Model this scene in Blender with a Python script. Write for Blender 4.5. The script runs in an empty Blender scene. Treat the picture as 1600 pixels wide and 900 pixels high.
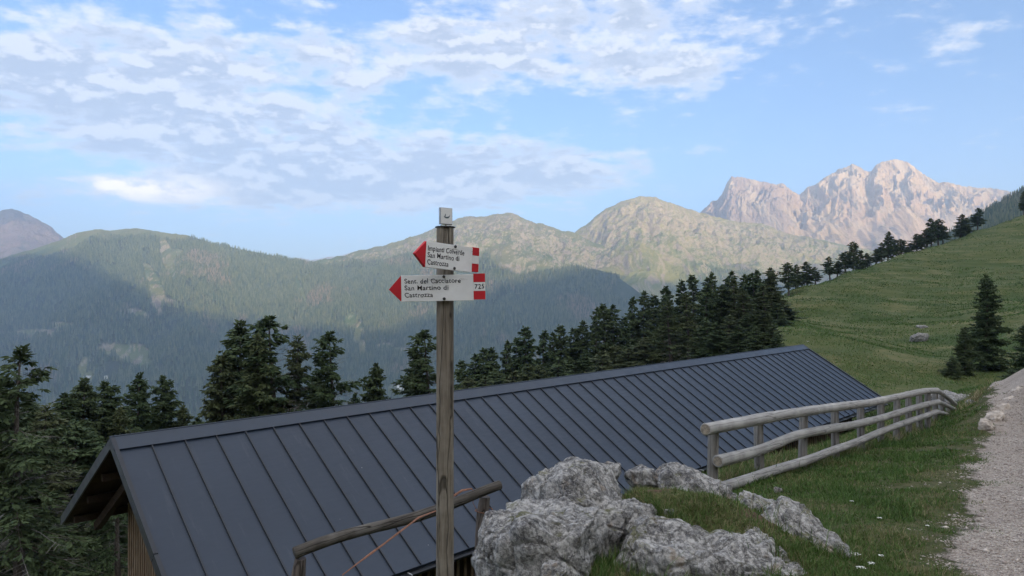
import bpy, bmesh, math, random
import numpy as np
from mathutils import Vector, Matrix

R = math.radians
FOC = 1067.0          # focal length in pixels of the 1600 px wide photograph
HV = 455.0            # row of the horizon
SC = bpy.context.scene
COL = SC.collection

# ------------------------------------------------------------------ camera
cam_d = bpy.data.cameras.new('camera'); cam = bpy.data.objects.new('camera', cam_d); COL.objects.link(cam)
cam_d.sensor_width = 36.0; cam_d.lens = FOC * 36.0 / 1600.0
cam_d.clip_start = 0.05; cam_d.clip_end = 60000
cam.location = (0, 0, 0); cam.rotation_euler = (R(90) + math.atan(5 / FOC), 0, 0)
SC.camera = cam

# ------------------------------------------------------------------ sun, exposure
SUN_EL = R(12.0)
SH = Vector((0.36, -0.933, 0)).normalized()          # horizontal direction towards the sun (behind the camera)
SUN_ROT = math.atan2(SH.x, SH.y)
sun_d = bpy.data.lights.new('sun', 'SUN'); sun = bpy.data.objects.new('sun', sun_d); COL.objects.link(sun)
sun_d.energy = 5.0; sun_d.angle = R(0.9); sun_d.color = (1.0, 0.78, 0.48)
sdir = Vector((SH.x * math.cos(SUN_EL), SH.y * math.cos(SUN_EL), math.sin(SUN_EL)))
sun.rotation_euler = sdir.to_track_quat('Z', 'Y').to_euler()
SC.view_settings.view_transform = 'Standard'; SC.view_settings.look = 'None'
SC.view_settings.exposure = 1.55; SC.view_settings.gamma = 1.0
SC.view_settings.use_curve_mapping = False
SC.cycles.use_denoising = True
SC.cycles.max_bounces = 6; SC.cycles.diffuse_bounces = 3; SC.cycles.glossy_bounces = 2
SC.cycles.transmission_bounces = 2; SC.cycles.volume_bounces = 4; SC.cycles.transparent_max_bounces = 6
SC.cycles.caustics_reflective = False; SC.cycles.caustics_refractive = False
SC.cycles.use_adaptive_sampling = True; SC.cycles.adaptive_threshold = 0.01


# ------------------------------------------------------------------ node helper
class NT:
    def __init__(self, tree):
        self.t = tree; self.n = tree.nodes; self.l = tree.links
    def node(self, typ, **kw):
        nd = self.n.new(typ)
        for k, v in kw.items():
            if k.startswith('i_'):
                self.put(nd.inputs[k[2:].replace('_', ' ')], v)
            else: setattr(nd, k, v)
        return nd
    def put(self, sock, v):
        if hasattr(v, 'is_linked'): self.l.new(v, sock)
        elif isinstance(v, (tuple, list)) and len(v) == 3 and sock.type == 'RGBA': sock.default_value = (*v, 1)
        else: sock.default_value = v
    def m(self, op, a, b=0.0, c=None, clamp=False):
        nd = self.n.new('ShaderNodeMath'); nd.operation = op; nd.use_clamp = clamp
        self.put(nd.inputs[0], a); self.put(nd.inputs[1], b)
        if c is not None: self.put(nd.inputs[2], c)
        return nd.outputs[0]
    def vm(self, op, a, b=(0, 0, 0), scale=None):
        nd = self.n.new('ShaderNodeVectorMath'); nd.operation = op
        self.put(nd.inputs[0], a); self.put(nd.inputs[1], b)
        if scale is not None: self.put(nd.inputs['Scale'], scale)
        return nd.outputs[0]
    def rng(self, v, a, b, c=0.0, d=1.0, smooth=True):
        nd = self.n.new('ShaderNodeMapRange'); nd.interpolation_type = 'SMOOTHSTEP' if smooth else 'LINEAR'
        for k, x in zip(('Value', 'From Min', 'From Max', 'To Min', 'To Max'), (v, a, b, c, d)): self.put(nd.inputs[k], x)
        return nd.outputs[0]
    def mix(self, f, a, b, mode='MIX'):
        nd = self.n.new('ShaderNodeMix'); nd.data_type = 'RGBA'; nd.blend_type = mode
        self.put(nd.inputs[0], f); self.put(nd.inputs[6], a); self.put(nd.inputs[7], b)
        return nd.outputs[2]
    def noise(self, vec=None, scale=5.0, detail=4.0, rough=0.55, dist=0.0, out=0):
        nd = self.n.new('ShaderNodeTexNoise')
        if vec is not None: self.put(nd.inputs['Vector'], vec)
        self.put(nd.inputs['Scale'], scale); self.put(nd.inputs['Detail'], detail)
        self.put(nd.inputs['Roughness'], rough); self.put(nd.inputs['Distortion'], dist)
        return nd.outputs[out]
    def voro(self, vec=None, scale=5.0, feature='F1', out=0, rand=1.0):
        nd = self.n.new('ShaderNodeTexVoronoi'); nd.feature = feature
        if vec is not None: self.put(nd.inputs['Vector'], vec)
        self.put(nd.inputs['Scale'], scale); self.put(nd.inputs['Randomness'], rand)
        return nd.outputs[out]
    def map(self, vec, scale=(1, 1, 1), rot=(0, 0, 0), loc=(0, 0, 0)):
        nd = self.n.new('ShaderNodeMapping')
        self.put(nd.inputs['Vector'], vec); nd.inputs['Scale'].default_value = scale
        nd.inputs['Rotation'].default_value = rot; nd.inputs['Location'].default_value = loc
        return nd.outputs[0]
    def bump(self, h, strength=0.5, dist=0.02, normal=None):
        nd = self.n.new('ShaderNodeBump')
        self.put(nd.inputs['Height'], h); self.put(nd.inputs['Strength'], strength); self.put(nd.inputs['Distance'], dist)
        if normal is not None: self.put(nd.inputs['Normal'], normal)
        return nd.outputs[0]

def material(name, build, rough=0.9, spec=0.3):
    m = bpy.data.materials.new(name); m.use_nodes = True
    nt = NT(m.node_tree); b = m.node_tree.nodes['Principled BSDF']
    b.inputs['Roughness'].default_value = rough; b.inputs['Specular IOR Level'].default_value = spec
    build(nt, b)
    return m
def objco(nt): return nt.node('ShaderNodeTexCoord').outputs['Object']
def posco(nt): return nt.node('ShaderNodeNewGeometry').outputs['Position']

# ------------------------------------------------------------------ world: Nishita sky with altocumulus
world = bpy.data.worlds.new('World'); SC.world = world; world.use_nodes = True
wt = NT(world.node_tree); bg = world.node_tree.nodes['Background']
SKY_STRENGTH = 0.088
sky = wt.node('ShaderNodeTexSky', sky_type='NISHITA', sun_disc=False)
sky.sun_elevation = SUN_EL; sky.sun_rotation = SUN_ROT; sky.altitude = 1900; sky.air_density = 1.0; sky.dust_density = 1.2; sky.ozone_density = 2.6
dirv = wt.vm('NORMALIZE', wt.node('ShaderNodeTexCoord').outputs['Generated'])
sx = wt.node('ShaderNodeSeparateXYZ', i_Vector=dirv)
dx, dy, dz = sx.outputs[0], sx.outputs[1], sx.outputs[2]
dyc = wt.m('MAXIMUM', dy, 0.02)
A_ = wt.m('DIVIDE', dx, dyc); B_ = wt.m('DIVIDE', dz, dyc)
def blob(u, v, su, sv, w, tilt=0.0):
    a0, b0 = (u - 800) / FOC, (HV - v) / FOC
    da = wt.m('SUBTRACT', A_, a0); db = wt.m('SUBTRACT', B_, b0)
    if tilt: db = wt.m('SUBTRACT', db, wt.m('MULTIPLY', da, tilt))
    qa = wt.m('POWER', wt.m('DIVIDE', da, su / FOC), 2.0); qb = wt.m('POWER', wt.m('DIVIDE', db, sv / FOC), 2.0)
    return wt.m('MULTIPLY', wt.m('EXPONENT', wt.m('MULTIPLY', wt.m('ADD', qa, qb), -1.0)), w)
def total(lst):
    s = lst[0]
    for q in lst[1:]: s = wt.m('ADD', s, q)
    return s
# a flat cloud deck seen in perspective
inv = wt.m('DIVIDE', 1.0, wt.m('ADD', wt.m('MAXIMUM', dz, 0.0), 0.07))
deck = wt.node('ShaderNodeCombineXYZ', i_X=wt.m('MULTIPLY', dx, inv), i_Y=wt.m('MULTIPLY', dy, inv), i_Z=0.0).outputs[0]
warp = wt.noise(deck, 1.3, 3, 0.5, out=1)
deck2 = wt.vm('ADD', deck, wt.vm('MULTIPLY', wt.vm('SUBTRACT', warp, (0.5, 0.5, 0.5)), (0.25, 0.25, 0.0)))
big = wt.noise(deck2, 0.9, 3, 0.5)
mid = wt.noise(wt.map(deck2, (0.9, 1.25, 1), (0, 0, R(-12))), 4.2, 7, 0.62)
cells = wt.noise(wt.map(deck2, (1, 1.0, 1), (0, 0, R(-14))), 9.0, 6, 0.55)
puff = wt.noise(wt.map(dirv, (1, 1, 1.9)), 17.0, 7, 0.58)
puff_s = wt.noise(wt.map(wt.vm('ADD', dirv, (0, 0, 0.010)), (1, 1, 1.9)), 17.0, 5, 0.52)
mid_s = wt.noise(wt.map(deck2, (0.9, 1.25, 1), (0, 0, R(-12)), (0.03, -0.10, 0)), 4.2, 4, 0.55)
cover = total([blob(130, 130, 300, 140, 1.10), blob(430, 150, 260, 110, 0.34), blob(520, 225, 330, 50, 0.62),
               blob(420, 290, 290, 40, 1.10), blob(940, 45, 270, 80, 0.80), blob(1030, 120, 120, 55, 0.62), blob(660, 80, 190, 60, 0.62),
               blob(790, 285, 260, 42, 1.05, 0.03), blob(880, 250, 130, 24, 0.35, -0.1), blob(1465, 60, 90, 16, 0.40, 0.25), blob(1490, 78, 60, 14, 0.30, 0.15),
               blob(1130, 238, 60, 10, 0.32), blob(1160, 222, 40, 10, 0.22), blob(1380, 165, 70, 14, 0.22), blob(1250, 40, 130, 40, 0.28, 0.2), blob(790, 120, 80, 36, 0.34),
               blob(1370, 110, 60, 10, 0.22)])
hole = total([blob(130, 262, 180, 26, 0.65), blob(215, 15, 60, 30, 0.25), blob(570, 28, 60, 26, 0.34), blob(860, 170, 120, 40, 0.20),
              blob(610, 170, 80, 22, 0.2), blob(1250, 190, 120, 120, 0.3), blob(1060, 300, 130, 60, 0.3)])
front = wt.rng(dy, 0.0, 0.2)
cover = wt.m('MULTIPLY', wt.m('SUBTRACT', cover, hole), front)
cover = wt.m('ADD', cover, wt.m('MULTIPLY', wt.m('SUBTRACT', 1.0, front), 0.70))
highup = wt.rng(dz, 0.42, 0.65)
cover = wt.m('ADD', cover, wt.m('MULTIPLY', highup, 0.55))  # more cloud out of view overhead, put in for its light
dens = wt.m('ADD', wt.m('ADD', wt.m('MULTIPLY', wt.m('SUBTRACT', mid, 0.5), 2.2), wt.m('ADD', wt.m('MULTIPLY', wt.m('SUBTRACT', cells, 0.5), 1.3), wt.m('MULTIPLY', wt.m('SUBTRACT', puff, 0.5), 2.6))),
            wt.m('ADD', wt.m('MULTIPLY', wt.m('SUBTRACT', big, 0.5), 0.9), wt.m('SUBTRACT', wt.m('MULTIPLY', cover, 1.35), 0.52)))
alpha = wt.rng(dens, -0.25, 0.75)
thick = wt.rng(dens, 0.20, 1.0)
lit = wt.rng(wt.m('SUBTRACT', puff, puff_s), -0.02, 0.09)
warm = total([blob(245, 296, 105, 22, 1.0, -0.05), blob(185, 288, 45, 18, 0.7)])
warm = wt.m('MULTIPLY', warm, wt.rng(wt.noise(wt.map(dirv, (1, 1, 2.2)), 26.0, 5, 0.6), 0.28, 0.58))
alpha = wt.m('MAXIMUM', alpha, wt.rng(warm, 0.1, 0.6))
C_EDGE, C_CORE = (4.15, 4.2, 4.45), (2.35, 2.55, 3.0)
ccol = wt.mix(thick, C_EDGE, C_CORE)
ccol = wt.mix(wt.m('MULTIPLY', lit, 0.75), ccol, (4.9, 4.8, 4.75))
ccol = wt.mix(wt.m('MINIMUM', wt.m('MULTIPLY', warm, 1.0), 1.0), ccol, (11.5, 9.3, 6.6))
# unseen cloud overhead and behind, added and brightened to fill the shaded foreground
fill_cloud = wt.m('MAXIMUM', wt.rng(dy, 0.1, -0.7), highup)
ccol = wt.mix(fill_cloud, ccol, wt.mix(1.0, ccol, (2.5, 2.35, 2.15), 'MULTIPLY'))
alpha = wt.m('MULTIPLY', alpha, wt.rng(dz, -0.01, 0.05, 0.0, 0.86))
skyc = wt.mix(1.0, sky.outputs[0], (0.80, 0.88, 0.98), 'MULTIPLY')
veil = wt.m('MULTIPLY', wt.m('MULTIPLY', wt.rng(dz, 0.17, 0.03), wt.rng(A_, 0.35, -0.15, 0.15, 0.6)), front)      # thin grey stratus low over the ridges
skyc = wt.mix(veil, skyc, (2.75, 2.85, 3.15))
wt.put(bg.inputs['Color'], wt.mix(alpha, skyc, ccol)); bg.inputs['Strength'].default_value = SKY_STRENGTH
world.cycles.sampling_method = 'MANUAL'; world.cycles.sample_map_resolution = 512

# ------------------------------------------------------------------ numpy noise
_rs = np.random.RandomState(7)
_perm = np.concatenate([_rs.permutation(256)] * 3)
_g = _rs.normal(size=(256, 3)); _g /= np.linalg.norm(_g, axis=1)[:, None]
def perlin(x, y, z=0.0):
    x, y, z = np.broadcast_arrays(np.asarray(x, float), np.asarray(y, float), np.asarray(z, float))
    xi, yi, zi = np.floor(x).astype(int), np.floor(y).astype(int), np.floor(z).astype(int)
    xf, yf, zf = x - xi, y - yi, z - zi
    xi &= 255; yi &= 255; zi &= 255
    fu, fv, fw = [t * t * t * (t * (t * 6 - 15) + 10) for t in (xf, yf, zf)]
    def gr(i, j, k):
        h = _perm[_perm[_perm[(xi + i) & 255] + ((yi + j) & 255)] + ((zi + k) & 255)]
        g = _g[h]
        return g[..., 0] * (xf - i) + g[..., 1] * (yf - j) + g[..., 2] * (zf - k)
    def lp(a, b, t): return a + (b - a) * t
    return lp(lp(lp(gr(0, 0, 0), gr(1, 0, 0), fu), lp(gr(0, 1, 0), gr(1, 1, 0), fu), fv),
              lp(lp(gr(0, 0, 1), gr(1, 0, 1), fu), lp(gr(0, 1, 1), gr(1, 1, 1), fu), fv), fw) * 1.6
def fbm(x, y, z=0.0, o=5, gain=0.5, ridged=False):
    s, a, f = 0.0, 1.0, 1.0
    for i in range(o):
        n = perlin(np.asarray(x) * f + 17.3 * i, np.asarray(y) * f + 5.7 * i, np.asarray(z) * f + 9.1 * i)
        s = s + a * ((0.5 - np.abs(n)) * 2 if ridged else n)
        a *= gain; f *= 2.03
    return s
def worley(x, y, z):
    xi, yi, zi = np.floor(x).astype(int), np.floor(y).astype(int), np.floor(z).astype(int)
    d1 = np.full(x.shape, 9.0); d2 = np.full(x.shape, 9.0)
    for i in (-1, 0, 1):
        for j in (-1, 0, 1):
            for k in (-1, 0, 1):
                h = _perm[_perm[_perm[(xi + i) & 255] + ((yi + j) & 255)] + ((zi + k) & 255)]
                px = xi + i + ((h * 37) % 256) / 256; py = yi + j + ((h * 91) % 256) / 256; pz = zi + k + ((h * 151) % 256) / 256
                d = np.sqrt((px - x) ** 2 + (py - y) ** 2 + (pz - z) ** 2)
                d2 = np.minimum(d2, np.maximum(d, d1)); d1 = np.minimum(d1, d)
    return d1, d2
def sstep(a, b, x):
    t = np.clip((x - a) / (b - a), 0, 1); return t * t * (3 - 2 * t)

# ------------------------------------------------------------------ mesh helpers
def P(u, v, D): return Vector(((u - 800) / FOC * D, D, (HV - v) / FOC * D))
def np_mesh(name, verts, faces, mat=None, smooth=True, attrs=None):
    """faces: int array (n,3) or (n,4)"""
    me = bpy.data.meshes.new(name)
    verts = np.ascontiguousarray(verts, np.float32); faces = np.ascontiguousarray(faces, np.int32)
    k = faces.shape[1]
    me.vertices.add(len(verts)); me.vertices.foreach_set('co', verts.ravel())
    me.loops.add(faces.size); me.loops.foreach_set('vertex_index', faces.ravel())
    me.polygons.add(len(faces)); me.polygons.foreach_set('loop_start', np.arange(0, faces.size, k, dtype=np.int32))
    me.polygons.foreach_set('loop_total', np.full(len(faces), k, np.int32))
    if smooth: me.polygons.foreach_set('use_smooth', np.ones(len(faces), bool))
    for nm, arr in (attrs or {}).items():
        at = me.attributes.new(nm, 'FLOAT', 'POINT'); at.data.foreach_set('value', np.ascontiguousarray(arr, np.float32).ravel())
    me.update(calc_edges=True)
    if mat: me.materials.append(mat)
    return me
def tag(o, label=None, cat=None, group=None, kind=None):
    if label: o['label'] = label
    if cat: o['category'] = cat
    if group: o['group'] = group
    if kind: o['kind'] = kind
    return o
def link(name, me, parent=None):
    o = bpy.data.objects.new(name, me); COL.objects.link(o)
    if parent: o.parent = parent
    return o
def empty(name, loc, rz=0.0):
    o = bpy.data.objects.new(name, None); COL.objects.link(o); o.location = loc; o.rotation_euler = (0, 0, rz)
    o.empty_display_size = 0.2
    return o
def grid_faces(n, m):
    i = np.arange(n - 1)[:, None] * m + np.arange(m - 1)[None, :]
    return np.stack([i, i + 1, i + m + 1, i + m], -1).reshape(-1, 4)
class MB:
    """collects polygons, builds one mesh object"""
    def __init__(self): self.v = []; self.f = []
    def poly(self, pts, faces):
        b = len(self.v); self.v += [tuple(p) for p in pts]; self.f += [tuple(b + i for i in f) for f in faces]
    def box(self, lo, hi, M=None):
        p = [Vector((x, y, z)) for z in (lo[2], hi[2]) for y in (lo[1], hi[1]) for x in (lo[0], hi[0])]
        if M: p = [M @ q for q in p]
        self.poly(p, [(0, 2, 3, 1), (4, 5, 7, 6), (0, 1, 5, 4), (2, 6, 7, 3), (0, 4, 6, 2), (1, 3, 7, 5)])
    def tube(self, pts, rad, n=8, cap=True, wob=0.0, seed=0, squash=1.0):
        rnd = random.Random(seed); pts = [Vector(p) for p in pts]
        if not hasattr(rad, '__len__'): rad = [rad] * len(pts)
        b = len(self.v); ref = None
        for i, p in enumerate(pts):
            t = (pts[min(i + 1, len(pts) - 1)] - pts[max(i - 1, 0)]).normalized()
            if ref is None: ref = t.orthogonal().normalized()
            ref = (ref - t * ref.dot(t)).normalized(); bi = t.cross(ref)
            for k in range(n):
                an = 2 * math.pi * k / n; r = rad[i] * (1 + wob * rnd.uniform(-1, 1))
                self.v.append(tuple(p + ref * math.cos(an) * r + bi * math.sin(an) * r * squash))
        for i in range(len(pts) - 1):
            for k in range(n):
                k2 = (k + 1) % n
                self.f.append((b + i * n + k, b + i * n + k2, b + (i + 1) * n + k2, b + (i + 1) * n + k))
        if cap:
            self.f.append(tuple(b + k for k in reversed(range(n)))); e = b + (len(pts) - 1) * n
            self.f.append(tuple(e + k for k in range(n)))
    def build(self, name, mat, parent=None, smooth=False, bevel=0.0, angle=40):
        me = bpy.data.meshes.new(name); me.from_pydata(self.v, [], self.f); me.validate(); me.update()
        me.materials.append(mat)
        o = link(name, me, parent)
        if smooth:
            bm = bmesh.new(); bm.from_mesh(me)
            for f in bm.faces: f.smooth = True
            for e in bm.edges:
                if len(e.link_faces) == 2 and e.calc_face_angle(0) > R(angle): e.smooth = False
            bm.to_mesh(me); bm.free()
        if bevel:
            md = o.modifiers.new('bevel', 'BEVEL'); md.width = bevel; md.segments = 2; md.limit_method = 'ANGLE'; md.angle_limit = R(35)
        return o
def interp(tab, x):
    t = np.array(tab, float); return np.interp(x, t[:, 0], t[:, 1])

# ================================================================== FAR TERRAIN
LAY = {
 'far': dict(prof=[(250, 420), (400, 412), (440, 410), (470, 403), (485, 408), (500, 404), (520, 402), (545, 396), (565, 391), (580, 394), (600, 390), (640, 398), (700, 405), (800, 415)], D=9800, yb=8500, zb=300, p=1.0, n=25, ns=500, jag=2.0),
 'left_peak': dict(prof=[(-420, 470), (-300, 380), (-150, 350), (-60, 345), (0, 329), (18, 326), (35, 331), (55, 341), (80, 356), (100, 373), (130, 388), (200, 410), (300, 440)], D=6500, yb=4900, zb=-100, p=1.1, n=70, ns=420, jag=2.5),
 'left_mtn': dict(prof=[(-480, 445), (-300, 440), (-100, 415), (0, 404), (40, 392), (80, 380), (100, 373), (120, 363), (150, 358), (172, 361), (195, 357), (215, 357), (240, 360), (262, 364), (290, 366), (312, 374), (330, 381), (365, 387), (400, 394), (440, 403), (480, 412), (560, 432), (700, 470), (900, 520)], D=4300, yb=2300, zb=-560, p=1.0, n=125, ns=420, jag=2.8),
 'mid_mtn': dict(prof=[(200, 490), (300, 465), (400, 432), (450, 418), (480, 411), (520, 403), (560, 392), (600, 383), (620, 378), (660, 365), (690, 352), (715, 343), (735, 337), (755, 340), (775, 335), (800, 333), (825, 344), (850, 351), (880, 361), (897, 364), (930, 380), (1000, 400), (1100, 430), (1300, 470)], D=4700, yb=2300, zb=-560, p=1.0, n=85, ns=520, jag=2.2),
 'dome_peak': dict(prof=[(800, 430), (860, 385), (895, 365), (915, 352), (930, 337), (950, 325), (970, 316), (985, 310), (1005, 307), (1025, 309), (1040, 315), (1060, 321), (1080, 328), (1100, 333), (1140, 345), (1190, 350), (1230, 365), (1300, 378), (1360, 392), (1450, 420), (1600, 470), (1800, 500)], D=5200, yb=2900, zb=-420, p=1.15, n=110, ns=560, jag=2.0),
 'rock_peaks': dict(prof=[(950, 440), (1040, 370), (1095, 331), (1105, 322), (1118, 314), (1128, 304), (1135, 290), (1143, 278), (1160, 276), (1185, 281), (1205, 287), (1225, 290), (1240, 300), (1250, 303), (1262, 292), (1280, 284), (1300, 272), (1318, 262), (1335, 258), (1350, 265), (1362, 269), (1370, 258), (1380, 250), (1395, 246), (1410, 250), (1428, 262), (1445, 274), (1465, 286), (1485, 287), (1510, 290), (1540, 293), (1570, 297), (1600, 300), (1700, 310), (1900, 330)], D=7200, yb=5300, zb=150, p=1.5, n=95, ns=420, jag=5.0),
 'shaded_ridge': dict(prof=[(1380, 440), (1450, 385), (1500, 352), (1530, 335), (1555, 320), (1575, 308), (1600, 295), (1640, 275), (1700, 262), (1800, 230), (2000, 200)], D=1500, yb=700, zb=-60, p=1.0, n=18, ns=200, jag=1.2),
 'spur': dict(prof=[(300, 690), (450, 640), (560, 585), (640, 535), (719, 472), (760, 452), (805, 437), (840, 429), (869, 423), (900, 420), (925, 419), (950, 426), (970, 436), (1000, 458), (1060, 495), (1160, 530)], D=3700, yb=2500, zb=-560, p=1.0, n=25, ns=300, jag=0.8),
}
CLEAR = [  # (u, v, half width, half height, slant) meadows, ski runs and clear-cuts
    (262, 405, 10, 34, -0.25), (240, 440, 11, 30, -0.45), (268, 395, 20, 7, 0.2), (243, 470, 7, 24, -0.3), (215, 490, 16, 9, -1.0), (252, 470, 22, 4, -0.5),
    (130, 575, 7, 18, 0.2), (175, 545, 22, 9, 0.1), (208, 552, 26, 15, 0.15), (222, 568, 16, 10, 0.2), (60, 520, 40, 6, -0.5), (95, 508, 22, 5, -0.5), (140, 588, 8, 8, 0),
    (560, 520, 7, 18, 0.2), (566, 545, 6, 14, 0), (628, 548, 17, 6, -0.55), (600, 540, 14, 4, 0.5), (470, 455, 5, 24, -0.35), (478, 430, 12, 3, 0), (548, 500, 10, 14, 0.3),
    (1000, 445, 40, 30, 0.6), (960, 420, 50, 12, 0.2), (625, 607, 24, 7, 0.3)]
A_MIN, A_MAX = -1.25, 1.25
def crest(L, a):
    u = 800 + FOC * a
    zc = (HV - interp(L['prof'], u)) / FOC * L['D']
    j = L['jag'] / FOC * L['D']
    zc = zc + j * 0.55 * fbm(a * 46, L['D'] * 0.001, 0.3, 5, 0.6) * 1.0
    return zc
def crest_y(L, a):
    return L['D'] * (1 + 0.06 * perlin(a * 3.1, L['D'] * 0.01, 0.5))
def layer_z(name, a, y, fine=True):
    L = LAY[name]
    yc = crest_y(L, a); zc = crest(L, a) * yc / L['D']
    s = (y - L['yb']) / (yc - L['yb'])
    sc = np.clip(s, 0, 1)
    base = L['zb'] + (zc - L['zb']) * sc ** L['p']
    x = a * y
    w = np.sin(np.pi * np.clip(s, 0, 1)) ** 0.8
    ns = L['ns']
    gul = fbm(x / ns + 0.25 * fbm(x / ns, y / ns, 1.0, 3), y / (ns * 3.2), 2.0, 5, 0.5, ridged=True) - 0.9
    und = fbm(x / (ns * 1.4), y / (ns * 1.4), 5.0, 4, 0.5)
    z = base + w * L['n'] * (0.75 * gul + 0.7 * und)
    if name == 'rock_peaks':
        # cliff face above, scree apron below, slanting ribs of strata on the face
        face = sstep(0.55, 0.80, sc)
        k = x / 100.0 + 0.005 * (zc - z) + 1.4 * fbm(x / 420, y / 420, z / 420, 4)
        rib = fbm(k, y / 2600.0, z / 2500.0, 5, 0.62, ridged=True) - 1.0
        rib2 = fbm(k * 0.33, y / 1800.0, 3.3, 3, 0.5, ridged=True) - 0.9
        z = z + (face * (58 * rib + 75 * rib2 + 24 * fbm(x / 170, y / 170, z / 120, 4, 0.6))) * np.clip((1.02 - sc) * 7, 0, 1)
        z = z + (1 - face) * w * 30 * (fbm(x / 150, y / 900, 4.0, 4, 0.5, ridged=True) - 1)
    if name in ('dome_peak', 'mid_mtn', 'left_peak', 'far'):
        hi = sstep(0.45, 0.9, sc)
        z = z + hi * np.clip((1.03 - sc) * 8, 0, 1) * 26 * (fbm(x / 120, y / 160, 8.0, 5, 0.6, ridged=True) - 1.0)
    # behind the crest the ground falls away
    back = np.clip(s - 1, 0, None)
    z = np.where(s > 1, zc - back * (yc - L['yb']) * 0.55 - 0 * z, z)
    z = np.where(s < 0, L['zb'] + s * 60, z)
    return z
def layer_mesh(name, mat, na, ny, a0=A_MIN, a1=A_MAX, back=0.35, line=None):
    L = LAY[name]
    a = np.linspace(a0, a1, na)[:, None]
    t = np.linspace(0, 1, ny); t = np.where(t < 0.85, t / 0.85, 1 + (t - 0.85) / 0.15 * back)[None, :]
    yc = crest_y(L, a)
    y = L['yb'] + (yc - L['yb']) * t
    a2 = np.broadcast_to(a, y.shape)
    z = layer_z(name, a2, y)
    v = np.stack([a2 * y, y, z], -1).reshape(-1, 3)
    at = {}
    if line:
        u = 800 + FOC * a2; vv = HV - FOC * z / y
        wd = sstep(-0.1, 0.25, (interp(line, u) - z) / 120 + 0.5 * fbm(a2 * y / 260, y / 260, 1.0, 4) + 0.15)
        for cu, cv, hw, hh, sl in CLEAR:
            q = ((u - cu + sl * (vv - cv)) / hw) ** 2 + ((vv - cv) / hh) ** 2
            wd = wd * sstep(0.8, 1.3, q)
        at['wood'] = wd
    return np_mesh(name, v, grid_faces(na, ny), mat, attrs=at)

def mtn_mat(name, grass, grass2, rock, rock2, rock_from, rock_slope, scree=None, streak=0.0, patch=0.5, scale=1.0, dark_u=None):
    """grass on the gentle and low ground, bare rock high up and where it is steep"""
    def b(nt, bs):
        p = posco(nt); sp = nt.node('ShaderNodeSeparateXYZ', i_Vector=p)
        nz = nt.node('ShaderNodeSeparateXYZ', i_Vector=nt.node('ShaderNodeNewGeometry').outputs['True Normal']).outputs[2]
        n1 = nt.noise(p, 0.004 / scale, 6, 0.62); n2 = nt.noise(p, 0.02 / scale, 6, 0.65); n3 = nt.noise(p, 0.0013 / scale, 3, 0.5)
        g = nt.mix(nt.rng(n1, 0.38, 0.62), grass, grass2)
        g = nt.mix(nt.m('MULTIPLY', nt.rng(n3, 0.5, 0.66), 0.45), g, (0.17, 0.145, 0.085))
        r = nt.mix(nt.rng(n2, 0.35, 0.65), rock, rock2)
        if streak:
            st = nt.noise(nt.map(p, (0.012, 0.0015, 0.0022), (0, R(18), 0)), 1.0, 8, 0.7, 0.6)
            r = nt.mix(nt.m('MULTIPLY', nt.rng(st, 0.42, 0.62), streak), r, tuple(c * 0.62 for c in rock2))
            r = nt.mix(nt.m('MULTIPLY', nt.rng(n3, 0.45, 0.6), 0.35), r, (0.36, 0.24, 0.19))
        hz = nt.m('ADD', sp.outputs[2], nt.m('MULTIPLY', nt.m('SUBTRACT', n1, 0.5), 420.0))
        f = nt.m('ADD', nt.m('MULTIPLY', nt.rng(hz, rock_from[0], rock_from[1]), patch), nt.rng(nz, rock_slope[0], rock_slope[1], 1.0, 0.0))
        f = nt.m('MULTIPLY', f, nt.rng(n2, 0.36, 0.60, 0.25, 1.3), clamp=True)
        c = nt.mix(f, g, r)
        wd = nt.node('ShaderNodeAttribute', attribute_name='wood').outputs['Fac']
        c = nt.mix(nt.m('MULTIPLY', wd, 0.92), c, (0.035, 0.042, 0.022))
        if dark_u:   # left end painted darker and purplish, as shade on a face turned away
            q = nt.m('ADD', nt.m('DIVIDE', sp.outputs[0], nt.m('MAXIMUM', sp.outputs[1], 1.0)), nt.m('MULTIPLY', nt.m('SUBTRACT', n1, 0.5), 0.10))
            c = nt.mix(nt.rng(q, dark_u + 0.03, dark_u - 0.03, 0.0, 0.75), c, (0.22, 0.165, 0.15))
        if scree:
            c = nt.mix(nt.m('MULTIPLY', nt.rng(nt.noise(nt.map(p, (1, 0.25, 0.3)), 0.006, 5, 0.6), 0.48, 0.6), nt.rng(nz, 0.6, 0.85, 0.75, 0.25)), c, scree)
        nt.put(bs.inputs['Base Color'], c)
        nt.put(bs.inputs['Normal'], nt.bump(nt.m('ADD', n2, nt.m('MULTIPLY', nt.noise(p, 0.08 / scale, 5, 0.7), 0.35)), 0.9, 22.0 * scale))
    return material(name, b, 1.0, 0.05)

M_grassrock = mtn_mat('alpine_grass_rock', (0.15, 0.155, 0.058), (0.09, 0.12, 0.046), (0.40, 0.34, 0.26), (0.19, 0.16, 0.13), (150, 700), (0.60, 0.78), patch=0.55)
M_dome = mtn_mat('alpine_pasture', (0.22, 0.21, 0.07), (0.12, 0.145, 0.05), (0.44, 0.36, 0.26), (0.24, 0.20, 0.15), (60, 900), (0.56, 0.80), patch=0.6)
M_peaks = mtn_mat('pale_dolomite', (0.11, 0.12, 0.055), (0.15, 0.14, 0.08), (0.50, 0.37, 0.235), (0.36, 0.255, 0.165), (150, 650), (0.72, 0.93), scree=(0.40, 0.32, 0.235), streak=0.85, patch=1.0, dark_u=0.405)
M_lpeak = mtn_mat('shade_toned_rock', (0.06, 0.075, 0.045), (0.05, 0.06, 0.04), (0.13, 0.12, 0.125), (0.075, 0.07, 0.075), (100, 450), (0.6, 0.9), streak=0.3, patch=1.0)  # rock colour darkened to stand in for shade over part of this peak
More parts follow.
